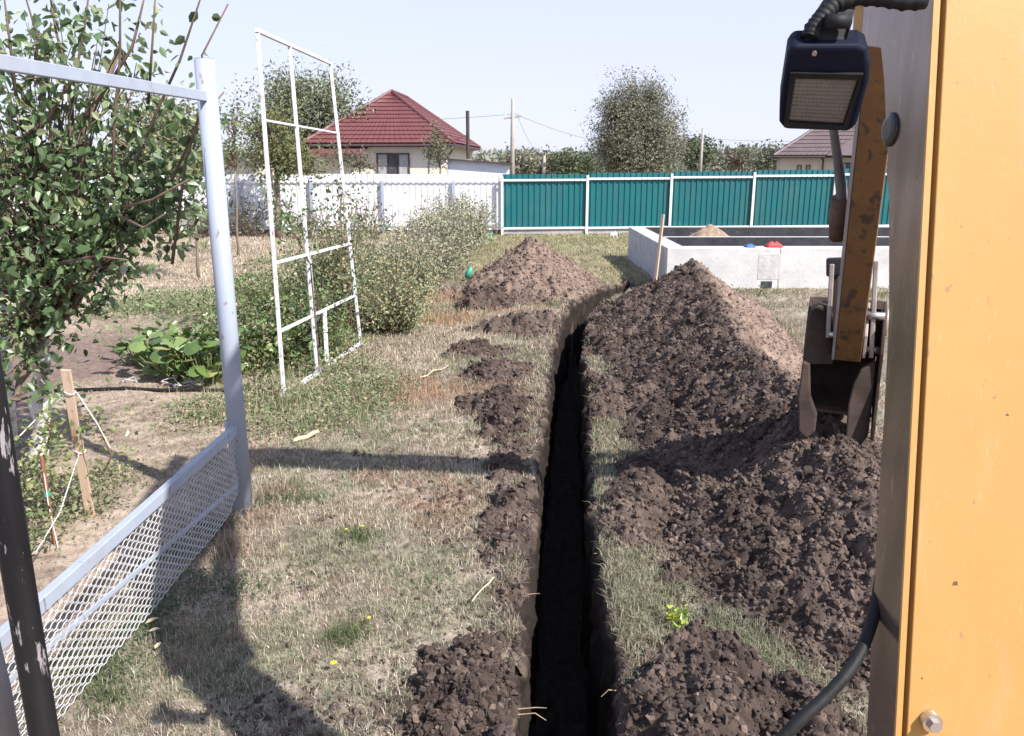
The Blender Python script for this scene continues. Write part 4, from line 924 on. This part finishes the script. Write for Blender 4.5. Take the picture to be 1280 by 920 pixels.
# outbuilding, low shed left
T = thing('white_outbuilding', 'low white outbuilding with a dark sloping roof behind the fence corner', 'outbuilding', (-1.4, 31, 0))
MB().prism([(-2.35, 30.5, 0), (-.1, 30.5, 0), (-.1, 30.5, 2.36), (-2.35, 30.5, 2.52)], (0, 3, 0)).build('wall', M['white_metal'], T)
MB().prism([(-2.5, 30.3, 2.52), (.02, 30.3, 2.345), (.02, 30.3, 2.40), (-2.5, 30.3, 2.575)], (0, 3.4, 0)).build('roof', M['dark_trim'], T)
T = thing('low_shed', 'low pale shed with a dark flat roof behind the gate post', 'shed', (-11, 33, 0))
MB().box((-11.6, 34, 1.3), (3.6, 3, 2.6)).build('wall', M['cream'], T); MB().box((-11.6, 33.9, 2.70), (4.0, 3.6, .16)).build('roof', M['dark_trim'], T)
T, P, rot, W = house('brown_roof_house', 'distant cream house with brown violet hipped roof at the right skyline', (17.3, 55), (28.8, 51.7), 9, 0, 2.85, 5.9, .5, M['cream'], M['roof_brown'], (12, 36))
for x_, w_ in ((1.7, .22), (2.25, .22)): window(T, P, rot, x_, 1.85, w_, .8, .5, 1)
window(T, P, rot, 4.6, 2.0, .9, .8, .5, 2); window(T, P, rot, 7.4, 2.0, .9, .8, .5, 2)
MB().box(P(3.0, 3.2, 4.2), (.95, .9, 2.9), rot).build('chimney', M['roof_brown'], T)
MB().quad(P(3.3, -.25, 2.88), P(8.6, -.25, 2.88), P(6.0, 2.6, 4.7)).quad(P(3.3, -.25, 2.88), P(6.0, 2.6, 4.7), P(3.4, 2.6, 3.9)).quad(P(8.6, -.25, 2.88), P(8.6, 2.6, 3.9), P(6.0, 2.6, 4.7)).build('front_gable_roof', M['roof_brown'], T)
MB().tube([P(2.95, .1, 2.8), P(3.15, .35, 2.6), P(3.15, .4, .2)], .06, 6).build('downpipe', M['dark_trim'], T)

# power poles with wires
def pole(label, px, ytop, Y, cross=True):
    b = atY(px, 250, Y).x; zt = atY(px, ytop, Y).z; T = thing('power_pole', label, 'pole', (b, Y, 0), 'power poles beyond the fences')
    MB().tube([(b, Y, 0), (b + .05, Y, zt)], [.16, .10], 8).build('shaft', M['pole_grey'], T, smooth=True)
    if cross:
        MB().bar((b - .5, Y, zt - 1.15), (b + .6, Y, zt - 1.0), .08, .1).build('cross_arm', M['pole_grey'], T)
        for dx in (-.42, .1, .52):
            MB().tube([(b + dx, Y, zt - 1.0), (b + dx, Y, zt - .82)], .045, 6).build('insulator', M['paper'], T)
    return Vector((b, Y, zt - .9))
p1 = pole('wooden power pole right of the red roofed house', 640, 123, 50)
p2 = pole('thin grey power pole right of the big willow tree', 873, 160, 72, False)
p3 = pole('short thin pole among pale bushes behind the fence corner', 679, 190, 58, False)
def wire(label, a, b, sag, r=.009):
    pts = [a.lerp(b, i / 16) - Vector((0, 0, sag * 4 * (i / 16) * (1 - i / 16))) for i in range(17)]
    tag(MB().tube(pts, r, 4).build('power_wire', M['rubber']), label, 'wire', 'overhead wires')
wire('overhead wire running down from the power pole to the short pole', p1 + Vector((.3, 0, 0)), p3 + Vector((0, 0, .6)), .5)
wire('overhead wire between the two taller power poles', p1 + Vector((0, 0, .1)), p2, 1.2)
wire('overhead wire running left from the power pole behind the roof', p1, Vector((-40, 52, 6.3)), 1.0)
wire('overhead wire from the right pole toward the brown roofed house', p2, Vector((60, 80, 6)), .8)

# ------------------------------------------------------------------ stakes, hoses and litter on the left
T = thing('plank_stake', 'thin raw wooden plank stake driven in behind the mesh gate', 'stake', (*gp(112, 640), 0))
a = atZ(113, 642); b = atY(82, 462, a.y - .15); MB().bar(a - Vector((0, 0, .1)), b, .062, .022, up=Vector((0, 1, 0))).build('plank', M['wood'], T, bevel=.003)
wr_ = MB(); q = a.lerp(b, .85)
for t_ in (.85, .45): 
    c = a.lerp(b, t_); wr_.tube([c + Vector((.04 * math.cos(k), .025 * math.sin(k), .01 * math.sin(2 * k))) for k in np.linspace(0, 6.28, 12)], .004, 4)
wr_.build('wire_tie', M['string'], T)
a2 = atZ(68, 680); b2 = atY(52, 570, a2.y)
T = thing('red_stake', 'short reddish stake tied with a green band behind the gate', 'stake', a2)
MB().tube([a2, b2], .013, 6).build('stick', M['red_wood'], T); MB().tube([a2.lerp(b2, .55), a2.lerp(b2, .6)], .018, 6).build('green_band', M['greenplastic'], T)
a3 = atZ(14, 600); b3 = atY(4, 510, a3.y)
tag(MB().bar(a3, b3, .04, .02, up=Vector((0, 1, 0))).build('plank_stake', M['wood'], bevel=.003), 'short plank stake partly behind the black handrail', 'stake')
def twine(label, pts): tag(MB().tube(pts, .004, 4).build('twine', M['string']), label, 'twine', 'pale twine on the stakes')
c = a.lerp(b, .85)
twine('pale twine running from the top of the plank stake to the left', [c, c + Vector((-.18, 0, -.12)), atY(10, 560, 4.8)])
twine('pale twine drooping low from the plank stake past the red stake', [a.lerp(b, .45), atY(75, 640, 4.6), atY(45, 690, 4.3), atY(25, 700, 4.3)])
twine('pale twine hanging down along the red stake', [b2, b2.lerp(a2, .5) + Vector((.01, -.02, 0)), a2 + Vector((.05, -.05, 0))])
twine('pale twine slanting right from the plank stake to the ground', [c + Vector((.05, 0, 0)), atY(122, 530, 5.0), atY(138, 560, 5.0)])
climber('thin pale green vine trained on twine by the plank stake', [atY(48, 600, 4.9), atY(60, 555, 4.9), atY(66, 525, 4.9)], 120, (.03, .055), [(.16, .22, .08), (.24, .27, .11), (.32, .32, .15)], .085, 'young_vine')
climber('thin leafy vine shoots right of the plank stake', [atY(90, 520, 5.2), atY(120, 525, 5.2), atY(140, 570, 5.2), atY(130, 590, 5.2)], 30, (.03, .055), [(.18, .23, .09), (.3, .3, .14)], .09, 'young_vine')
climber('loose thin vine low at the left edge behind the mesh panel', [atY(20, 640, 4.6), atY(45, 660, 4.5), atY(60, 650, 4.5)], 50, (.03, .05), [(.16, .21, .09), (.24, .26, .13)], .1, 'young_vine')
h = [Vector((*gp(x_, y_), .03)) for x_, y_ in ((60, 492), (120, 490), (160, 489), (200, 491), (240, 490), (290, 492), (340, 490))]
tag(MB().tube(h, .02, 8).build('drip_hose', M['rubber'], smooth=True), 'black irrigation hose lying across the garden soil', 'hose')
h = [Vector((*gp(x_, y_), .035)) for x_, y_ in ((148, 486), (165, 484), (200, 482), (235, 484), (262, 486))]
m_ = MB()
for k in range(10):
    t0 = rng.uniform(0, .8); pts = [h[0].lerp(h[-1], t0 + dt) + Vector((0, rng.normal() * .03, abs(rng.normal()) * .05)) for dt in (0, .06, .13, .2)]; m_.tube(pts, .006, 4)
tag(m_.build('plastic_scrap', mat('grey_film', (.5, .5, .52), (.35, .35, .38), 6, .5)), 'shreds of grey plastic film tangled along the black hose', 'plastic scrap')
def dead_leaf(px, py, s_, a_, label):
    x, y = gp(px, py); o = link('fallen_leaf', bpy.data.meshes.get('fallen_leaf') or (lambda m_: (m_.materials.append(M['straw']), m_)[1])(leaf_cloud('fallen_leaf', np.zeros((1, 3)), np.array([1.]), np.array([.5]), np.ones((1, 3)), 3., axis=np.array([[1., 0, .1]]))), None)
    o.location = (x, y, .05); o.scale = (s_,) * 3; o.rotation_euler = (0, -.2, a_); tag(o, label, 'leaf', 'fallen leaves')
dead_leaf(183, 790, .07, .5, 'curled yellow fallen leaf uppermost of three in the shade beside the mesh')
dead_leaf(187, 800, .06, .1, 'yellow fallen leaf in the middle of three beside the mesh')
dead_leaf(195, 822, .05, 1.2, 'yellow fallen leaf lowest of three beside the mesh')
def stick(px0, py0, px1, py1, r, m_, name, label, cat='stick', lift=.03, group=None):
    a = Vector((*gp(px0, py0), lift)); b = Vector((*gp(px1, py1), lift + .02)); tag(MB().tube(wob(a, b, 4, (b - a).length * .03), r, 6).build(name, m_, smooth=True), label, cat, group)
stick(366, 556, 398, 546, .022, M['straw'], 'wood_chip', 'pale broken piece of wood lying on dry grass right of the gate post')
stick(590, 762, 617, 735, .005, M['straw'], 'straw_stalk', 'single pale straw stalk on the grass left of the trench', 'stalk', .05)
stick(525, 475, 560, 462, .01, M['straw'], 'straw_stalk', 'pale stalk on the far dry grass bank', 'stalk')
LAB = ['upper of two pale roots at the nearest left edge of the trench', 'lower of two pale roots at the nearest left edge of the trench', 'pale root on the right trench edge beyond the yellow green weed', 'pale root on the nearest right edge of the trench', 'short pale root midway along the left edge of the trench']
for i, (x_, y_, L_) in enumerate(((656, 882, .10), (655, 889, .10), (752, 690, .05), (770, 860, .07), (664, 740, .05))):
    p = Vector((*gp(x_, y_), -.02)); sgn = 1 if x_ < 700 else -1
    o = MB().tube([p + Vector((-sgn * .05, 0, 0)), p + Vector((sgn * L_ * .5, .0, .01)), p + Vector((sgn * L_, -.01, -.02 if i % 2 else .015))], [.003, .0025, .0015], 5).build('root', M['root'])
    tag(o, LAB[i], 'root', 'roots sticking out of the trench walls')
def flower(px, py, label, z=.06, s_=.012):
    x, y = gp(px, py); T = thing('yellow_flower', label, 'flower', (x, y, 0), 'small yellow flowers in the grass')
    MB().tube([(x, y, 0), (x, y, z)], .002, 4).build('stem', M['greenstem'], T)
    pm = MB()
    for k in range(10):
        a_ = k * .628; c_ = Vector((x, y, z)); d_ = Vector((math.cos(a_), math.sin(a_), .3)) * s_; e_ = Vector((-math.sin(a_), math.cos(a_), 0)) * s_ * .3
        pm.quad(c_, c_ + d_ * .6 + e_, c_ + d_, c_ + d_ * .6 - e_)
    pm.build('petals', M['yflower'], T)
flower(462, 785, 'small yellow flower in the middle of the near grass bank'); flower(434, 672, 'yellow flower farther up the near bank, left one'); flower(454, 668, 'yellow flower farther up the near bank, right one')
flower(418, 838, 'yellow green bud nearest the camera on the bank', .04, .018)
def leafy(px, py, label, cols, n, r, L, name='small_weed'):
    x, y = gp(px, py); q = rng.normal(size=(n, 3)) * r; q[:, 2] = np.abs(q[:, 2]) + .03; q += np.array([[x, y, float(max(heap_max(np.array(x), np.array(y)), 0))]])
    Ls = rng.uniform(*L, n); T = thing(name, label, 'weed', (x, y, 0)); MB().tube([(x, y, 0), (x + .01, y, .05)], .004, 5).build('stem', M['greenstem'], T); o = link('foliage', leaf_cloud('foliage', q, Ls, Ls * .35, pick(cols, n), .6, -.3, True), M['leaf'], T); o['kind'] = 'stuff'
leafy(845, 782, 'bright yellow green weed on the grass between trench and soil ridge', [(.5, .55, .08), (.42, .5, .1), (.3, .4, .08)], 60, .03, (.03, .06))
leafy(372, 440, 'red blossom low among the leaves at the foot of the frame', [(.55, .04, .05), (.45, .05, .04)], 30, .035, (.04, .07), 'red_flower')
def scrap(px, py, label, h_):
    x, y = gp(px, py); z = h_; T = MB(); p = Vector((x, y, z)); T.tube([p, p + Vector((.06, 0, .10)), p + Vector((.1, .0, .22))], [.05, .06, .03], 8); tag(T.build('plastic_bottle', M['greenplastic'], smooth=True), label, 'bottle')
scrap(611, 305, 'green plastic bottle caught in the bush by the far soil heap', .15); scrap(583, 352, 'small green plastic bottle at the left foot of the far soil heap', .08)

# ------------------------------------------------------------------ excavator
EX = thing('excavator', 'yellow excavator, its boom close at right and arm reaching down to the bucket', 'excavator', (0, 0, 0))
SPX = .73
redge = [(1175, -160), (1171, -100), (1165.5, 0), (1156, 180), (1148, 340), (1137, 500), (1134, 590), (1118, 920), (1112, 1050)]
ledge = [(1066, -160), (1066, -60), (1067, 12), (1070, 45), (1080, 57), (1101, 60), (1105, 100), (1107, 145), (1110, 200), (1108, 218), (1111, 250), (1111, 400), (1105, 520), (1100, 590), (1083, 920), (1076, 1050)]
rp = [atX(x, y, SPX) for x, y in redge]; kf = np.polyfit([p.z for p in rp], [p.y for p in rp], 1); rp = [Vector((p.x, float(np.polyval(kf, p.z)), p.z)) for p in (rp[0], rp[-1])]; lp = [atX(x, y, SPX) for x, y in ledge]
MB().prism(rp + lp[::-1], (.0105, 0, 0)).build('side_plate', M['side_steel'], EX, bevel=.0012)
# lit yellow lip along the near edge of the side plate
lipm = MB()
for i in range(len(rp) - 1):
    lipm.bar(rp[i] + Vector((.0052, -.0035, 0)), rp[i + 1] + Vector((.0052, -.0035, 0)), .0115, .006, up=Vector((0, 1, 0)))
lipm.build('plate_edge', M['yellow'], EX)
inn = [p + Vector((.0105, .05, 0)) for p in rp]; MB().prism(inn + [p + Vector((.0105, 0, 0)) for p in lp[::-1]], (.014, 0, 0)).build('gap_filler', M['black_metal'], EX)  # black filler added inside the gap, painting its deep shade
cov = [p + Vector((.0245, 0, 0)) for p in rp]; covb = [p + Vector((.0245, .16, 0)) for p in rp]
MB().prism(cov + covb[::-1], (.27, 0, 0)).build('cover_plate', M['yellow'], EX, bevel=.002)
MB().box((.90, 1.12, .8), (.3, .36, .7)).build('boom_foot', M['yellow'], EX, bevel=.02)
bt = atX(1165, 905, SPX + .03); n_ = Vector((0, -1, -.13)).normalized()
yb = np.interp(atX(1118, 920, SPX).z, [p.z for p in reversed(rp)], [p.y for p in reversed(rp)])
bc = atY(1165, 903, yb - .006)
bo = MB().tube([bc + Vector((0, .01, 0)), bc + Vector((0, -.004, 0))], .019, 20).build('bolt', M['steel'], EX, smooth=False)
MB().tube([bc + Vector((0, -.004, 0)), bc + Vector((0, -.016, 0))], .0125, 6).build('bolt_head', M['link'], bo)
for (x_, y_) in ((1114, 162),):
    c = atX(x_, y_, SPX); ax = Vector((-1, 0, 0)); MB().tube([c, c + ax * .003, c + ax * .007, c + ax * .009], [.032, .032, .026, .018], 20).build('pin_boss', M['black_metal'], EX, smooth=True)
# upper boom and arm
piv = atY(1061, 437, 5.2); top2 = atY(1106, 60, 4.3); adir = (top2 - piv).normalized(); elbow = piv + adir * 4.15
pa = Vector((adir.x, adir.y, 0)).normalized() * -1      # horizontal, away from the camera
wa = Vector((pa.y, -pa.x, 0))                            # to the right
wa = (wa + pa * -.06).normalized()
base_top = Vector((.89, 1.62, 2.95)); mid = Vector((.97, 2.1, 3.95))
bm_ = MB(); bm_.bar(base_top, mid + (mid - base_top).normalized() * .12, .28, .30, up=Vector((0, 1, 0))); bm_.bar(mid, elbow + (elbow - mid).normalized() * .2, .28, .36)
bm_.build('boom', M['yellow'], EX, bevel=.015)
MB().tube([base_top + Vector((0, .35, .1)), mid.lerp(elbow, .5) + Vector((0, .1, -.25))], .07, 12).build('boom_cylinder', M['yellow'], EX, smooth=True)
MB().tube([mid + Vector((0, -.1, .42)), elbow + Vector((0, -.25, .5))], .07, 12).build('arm_cylinder', M['yellow'], EX, smooth=True)
nrm = adir.cross(wa).normalized()                        # across the arm depth
if nrm.dot(pa) < 0: nrm = -nrm
def ap(s_, d_, side): return piv + adir * s_ + nrm * d_ + wa * side
hw = .079; poly = [ap(-.06, -.05, -hw), ap(.3, -.09, -hw), (ap(1.5, -.09, -hw)), ap(3.4, -.10, -hw), ap(4.3, -.08, -hw), ap(4.35, .22, -hw), ap(3.4, .26, -hw), ap(1.5, .18, -hw), ap(.3, .10, -hw), ap(-.06, .05, -hw)]
MB().prism(poly, wa * hw * 2).build('arm', M['yellow_worn'], EX, bevel=.006)
pl = MB()
lo = [ap(-.06, -.052, -hw - .02), ap(.3, -.092, -hw - .02), ap(1.5, -.092, -hw - .02), ap(3.4, -.102, -hw - .02), ap(3.4, -.05, -hw - .02), ap(.3, .05, -hw - .02), ap(-.06, .04, -hw - .02)]
pl.prism(lo, wa * .018); pl.build('arm_side_strip', mat('lit_grey_side', (.36, .34, .34), (.27, .25, .25), 6, .5), EX, bevel=.003)  # pale grey paints the lit edge of the arm's side plate
# bucket cylinder left of the arm
cy = [atY(1036, 120, 4.55), atY(1043, 170, 4.7), atY(1048, 205, 4.8), atY(1052, 240, 4.9), atY(1053, 262, 4.95)]
MB().tube(cy, [.022, .024, .028, .034, .036], 12).build('bucket_cylinder', M['grey_bar'], EX, smooth=True)
e0 = atY(1050, 247, 4.92); e1 = atY(1047, 297, 5.05)
MB().tube([e0, e0.lerp(e1, .3), e0.lerp(e1, .32), e1], [.05, .05, .06, .052], 14).build('cylinder_end', M['rusty'], EX, smooth=True)
cl = MB(); c = atY(1050, 268, 4.97)
cl.tube([c + Vector((-.03, 0, 0)), c + Vector((.16, .02, -.01))], .022, 10); cl.build('pin', M['rusty'], EX, smooth=True)
# linkage
lk = MB(); lk.bar(atY(1040, 330, 5.25), atY(1035, 422, 5.2), .03, .05, up=pa); lk.build('bucket_link', M['link'], EX, bevel=.006)
MB().bar(atY(1095, 326, 5.25), atY(1089, 447, 5.2), .03, .06, up=pa).build('bucket_link', M['link'], EX, bevel=.006)
MB().bar(atY(1043, 322, 5.27), atY(1043, 345, 5.26), .10, .08, up=pa).build('link_head', M['black_metal'], EX, bevel=.012)
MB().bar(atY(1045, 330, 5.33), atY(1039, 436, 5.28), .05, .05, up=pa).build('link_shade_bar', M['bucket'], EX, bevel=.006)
for k, (x_, y_) in enumerate(((1096, 395), (1095, 438))):
    p = atY(x_, y_, 5.2); MB().tube([p - wa * .10, p + wa * .05], .027, 14).build('pin', M['steel'], EX, smooth=True)
p = atY(1092, 402, 5.3); MB().tube([p + wa * .07, p + wa * .09], .09, 16).build('pin_collar', M['link'], EX, smooth=True)
p = atY(1036, 418, 5.15); MB().tube([p - wa * .0, p + wa * .05], .02, 10).build('pin', M['steel'], EX, smooth=True)
# bucket
up = Vector((0, 0, 1)); bo_ = piv + wa * -.035
def bp(side, p_, z_): return bo_ + wa * side + pa * p_ + up * z_
shell = [(.17, .27), (.25, .30), (.35, .23), (.42, .05), (.43, -.15), (.36, -.34), (.20, -.46), (.16, -.47)]
sideprof = shell + [(.08, -.52), (-.02, -.60), (-.09, -.58), (-.10, -.45), (-.04, -.2), (-.06, .0), (.0, .12), (.08, .23)]
BW = .235
for s_ in (-1, 1):
    MB().prism([bp(s_ * BW - .01, *q) for q in sideprof], wa * .02).build('bucket_side', M['bucket'], EX, bevel=.004)
    pass
    cut_ = [(1066, 482), (1076, 462), (1095, 452), (1091, 500), (1085, 545), (1076, 558), (1064, 556), (1057, 545), (1060, 508)] if s_ > 0 else [(1003, 452), (1012, 456), (1013, 498), (1021, 520), (1019, 540), (1008, 549), (998, 540), (997, 500)]
    MB().prism([atY(x_, y_, 5.10) for x_, y_ in cut_], pa * .09).build('side_cutter', M['bucket'], EX, bevel=.012)
    ear = [(1004, 456), (1008, 402), (1014, 388), (1023, 381), (1034, 383), (1041, 394), (1041, 456)] if s_ < 0 else [(1076, 446), (1078, 400), (1086, 392), (1097, 394), (1103, 404), (1101, 446)]
    MB().prism([atY(x_, y_, 5.22 if s_ < 0 else 5.32) for x_, y_ in ear], pa * .16).build('bucket_ear', M['bucket'], EX, bevel=.012)
sh_ = MB()
for i in range(len(shell) - 1):
    a_, b_ = shell[i], shell[i + 1]; sh_.prism([bp(-BW + .012, *a_), bp(-BW + .012, *b_), bp(-BW + .012, b_[0] - .012, b_[1] - .012), bp(-BW + .012, a_[0] - .012, a_[1] - .012)], wa * (BW * 2 - .024))
sh_.build('bucket_shell', M['bucket'], EX)
MB().prism([bp(-BW + .013, .19, -.475), bp(-BW + .013, .08, -.475), bp(-BW + .013, .08, -.455), bp(-BW + .013, .19, -.45)], wa * (BW * 2 - .026)).build('bucket_lip', M['rusty'], EX, bevel=.002)
for s_ in (-.12, .12):
    MB().prism([bp(s_, .0, -.05), bp(s_, .0, .1), bp(s_, .15, .30), bp(s_, .3, .22), bp(s_, .4, .0)], wa * .02).build('bucket_ear', M['link'], EX, bevel=.004)
# work lamp
LT = 1.34
def lpoly(pts, d): return [atD(x, y, d + max(0, y - 57) / 110 * .135) for x, y in pts]
vdir = Vector((.22, .80, .56)).normalized()
out = [(991, 57), (1074, 56), (1083, 62), (1088, 80), (1087, 100), (1071, 157), (1061, 166), (981, 163), (974, 154), (975, 127), (984, 68)]
lamp = MB().prism(lpoly(out, LT), vdir * .06).build('work_lamp', M['navy'], EX, bevel=.011, seg=4)
bz = [(988, 88), (1079, 90), (1058, 160), (980, 156)]; inn_ = [(994, 95), (1073, 97), (1054, 154), (986, 150)]
bzm = MB()
for i in range(4):
    a_, b_, c_, d_ = bz[i], bz[(i + 1) % 4], inn_[(i + 1) % 4], inn_[i]; bzm.prism(lpoly([a_, b_, c_, d_], LT), vdir * -.009)
bzm.build('lamp_bezel', M['rubber'], lamp)
q0, q1, q2, q3 = lpoly(inn_, LT - .003); n1 = 60; U, Vv = np.meshgrid(np.linspace(0, 1, n1), np.linspace(0, 1, n1))
Q = lambda a: np.array(a[:])[None, None]
Pl = (Q(q0) * (1 - U[..., None]) + Q(q1) * U[..., None]) * (1 - Vv[..., None]) + (Q(q3) * (1 - U[..., None]) + Q(q2) * U[..., None]) * Vv[..., None]
rl = (np.abs(np.sin(U * math.pi * 14)) * np.abs(np.sin(Vv * math.pi * 12)))
Pl = Pl - np.array(vdir[:])[None, None] * (rl * .0016)[..., None]
link('lens', npmesh('lens', Pl.reshape(-1, 3), grid_faces(n1, n1)), M['lens'], lamp)
MB().prism(lpoly([(1012, 60), (1004, 50), (1010, 36), (1022, 20), (1034, 2), (1036, -30), (1072, -30), (1069, 14), (1063, 40), (1060, 60)], LT + .01), vdir * .035).build('lamp_bracket', M['rubber'], EX, bevel=.006)
pts = [atD(x, y, LT + .01) for x, y in ((1012, 48), (1016, 36), (1024, 26), (1034, 14), (1044, 4), (1070, -4), (1100, -3), (1130, 2), (1162, 1))]
sub = []
for i in range(len(pts) - 1):
    for k in range(6): sub.append(pts[i].lerp(pts[i + 1], k / 6))
MB().tube(sub, [.0135 + .0022 * (i % 3 == 0) for i in range(len(sub))], 12).build('corrugated_conduit', M['rubber'], EX, smooth=True)
c = atD(1047, 27, LT - .01); MB().tube([c + Vector((-.02, 0, 0)), c + Vector((.02, 0, .001))], .012, 12).build('bracket_knuckle', M['rubber'], EX, smooth=True)
c = atD(1018, 66, LT - .004); MB().tube([c, c + vdir * -.004], .004, 8).build('lamp_screw', M['steel'], EX)
c = atD(1074, 34, 1.46); MB().prism(lpoly([(1068, 11), (1080, 11), (1076, 52), (1066, 50)], 1.50), vdir * .02).build('mount_tab', M['yellow'], EX, bevel=.002)
# hose bottom right
hp_ = [atD(900, 1010, 1.5), atD(985, 915, 1.5), atD(1035, 868, 1.52), atD(1070, 825, 1.55), atD(1092, 770, 1.6), atD(1104, 700, 1.66)]
sub = []
for i in range(len(hp_) - 1):
    p0 = hp_[max(i - 1, 0)]; p1_ = hp_[i]; p2_ = hp_[i + 1]; p3_ = hp_[min(i + 2, len(hp_) - 1)]
    for k in range(6):
        t = k / 6; sub.append(.5 * ((2 * p1_) + (p2_ - p0) * t + (2 * p0 - 5 * p1_ + 4 * p2_ - p3_) * t * t + (3 * p1_ - p0 - 3 * p2_ + p3_) * t ** 3))
MB().tube(sub, .0118, 16).build('hydraulic_hose', M['rubber'], EX, smooth=True)
# handrail at left
a_ = atY(-36, 330, .80); b_ = atY(-24, 400, .80)
r0_ = atY(-14, 470, .80); 
MB().tube([atY(-75, 250, .8), atY(-45, 330, .8), atY(-22, 440, .80), atY(18, 690, .80), atY(62, 960, .80), atY(75, 1050, .8)], .0155, 20).build('handrail', M['chipped'], EX, smooth=True)
MB().tube([atY(-30, 740, .86), atY(0, 862, .86), atY(22, 980, .86)], .012, 16).build('handrail', M['grey_bar'], EX, smooth=True)
# machine body below and behind the view
MB().box((.2, -.6, .95), (1.9, 2.6, .7)).build('chassis', M['yellow'], EX, bevel=.05)
for x_ in (-.75, 1.2):
    MB().prism([(x_, -1.9, .1), (x_, .6, .1), (x_, .95, .35), (x_, .75, .6), (x_, -2.0, .6), (x_, -2.3, .35)], (.38, 0, 0)).build('track', M['rubber'], EX, bevel=.04)
MB().box((0.2, -.5, 1.32), (1.2, 1.4, .05)).build('cab_floor', M['black_metal'], EX)
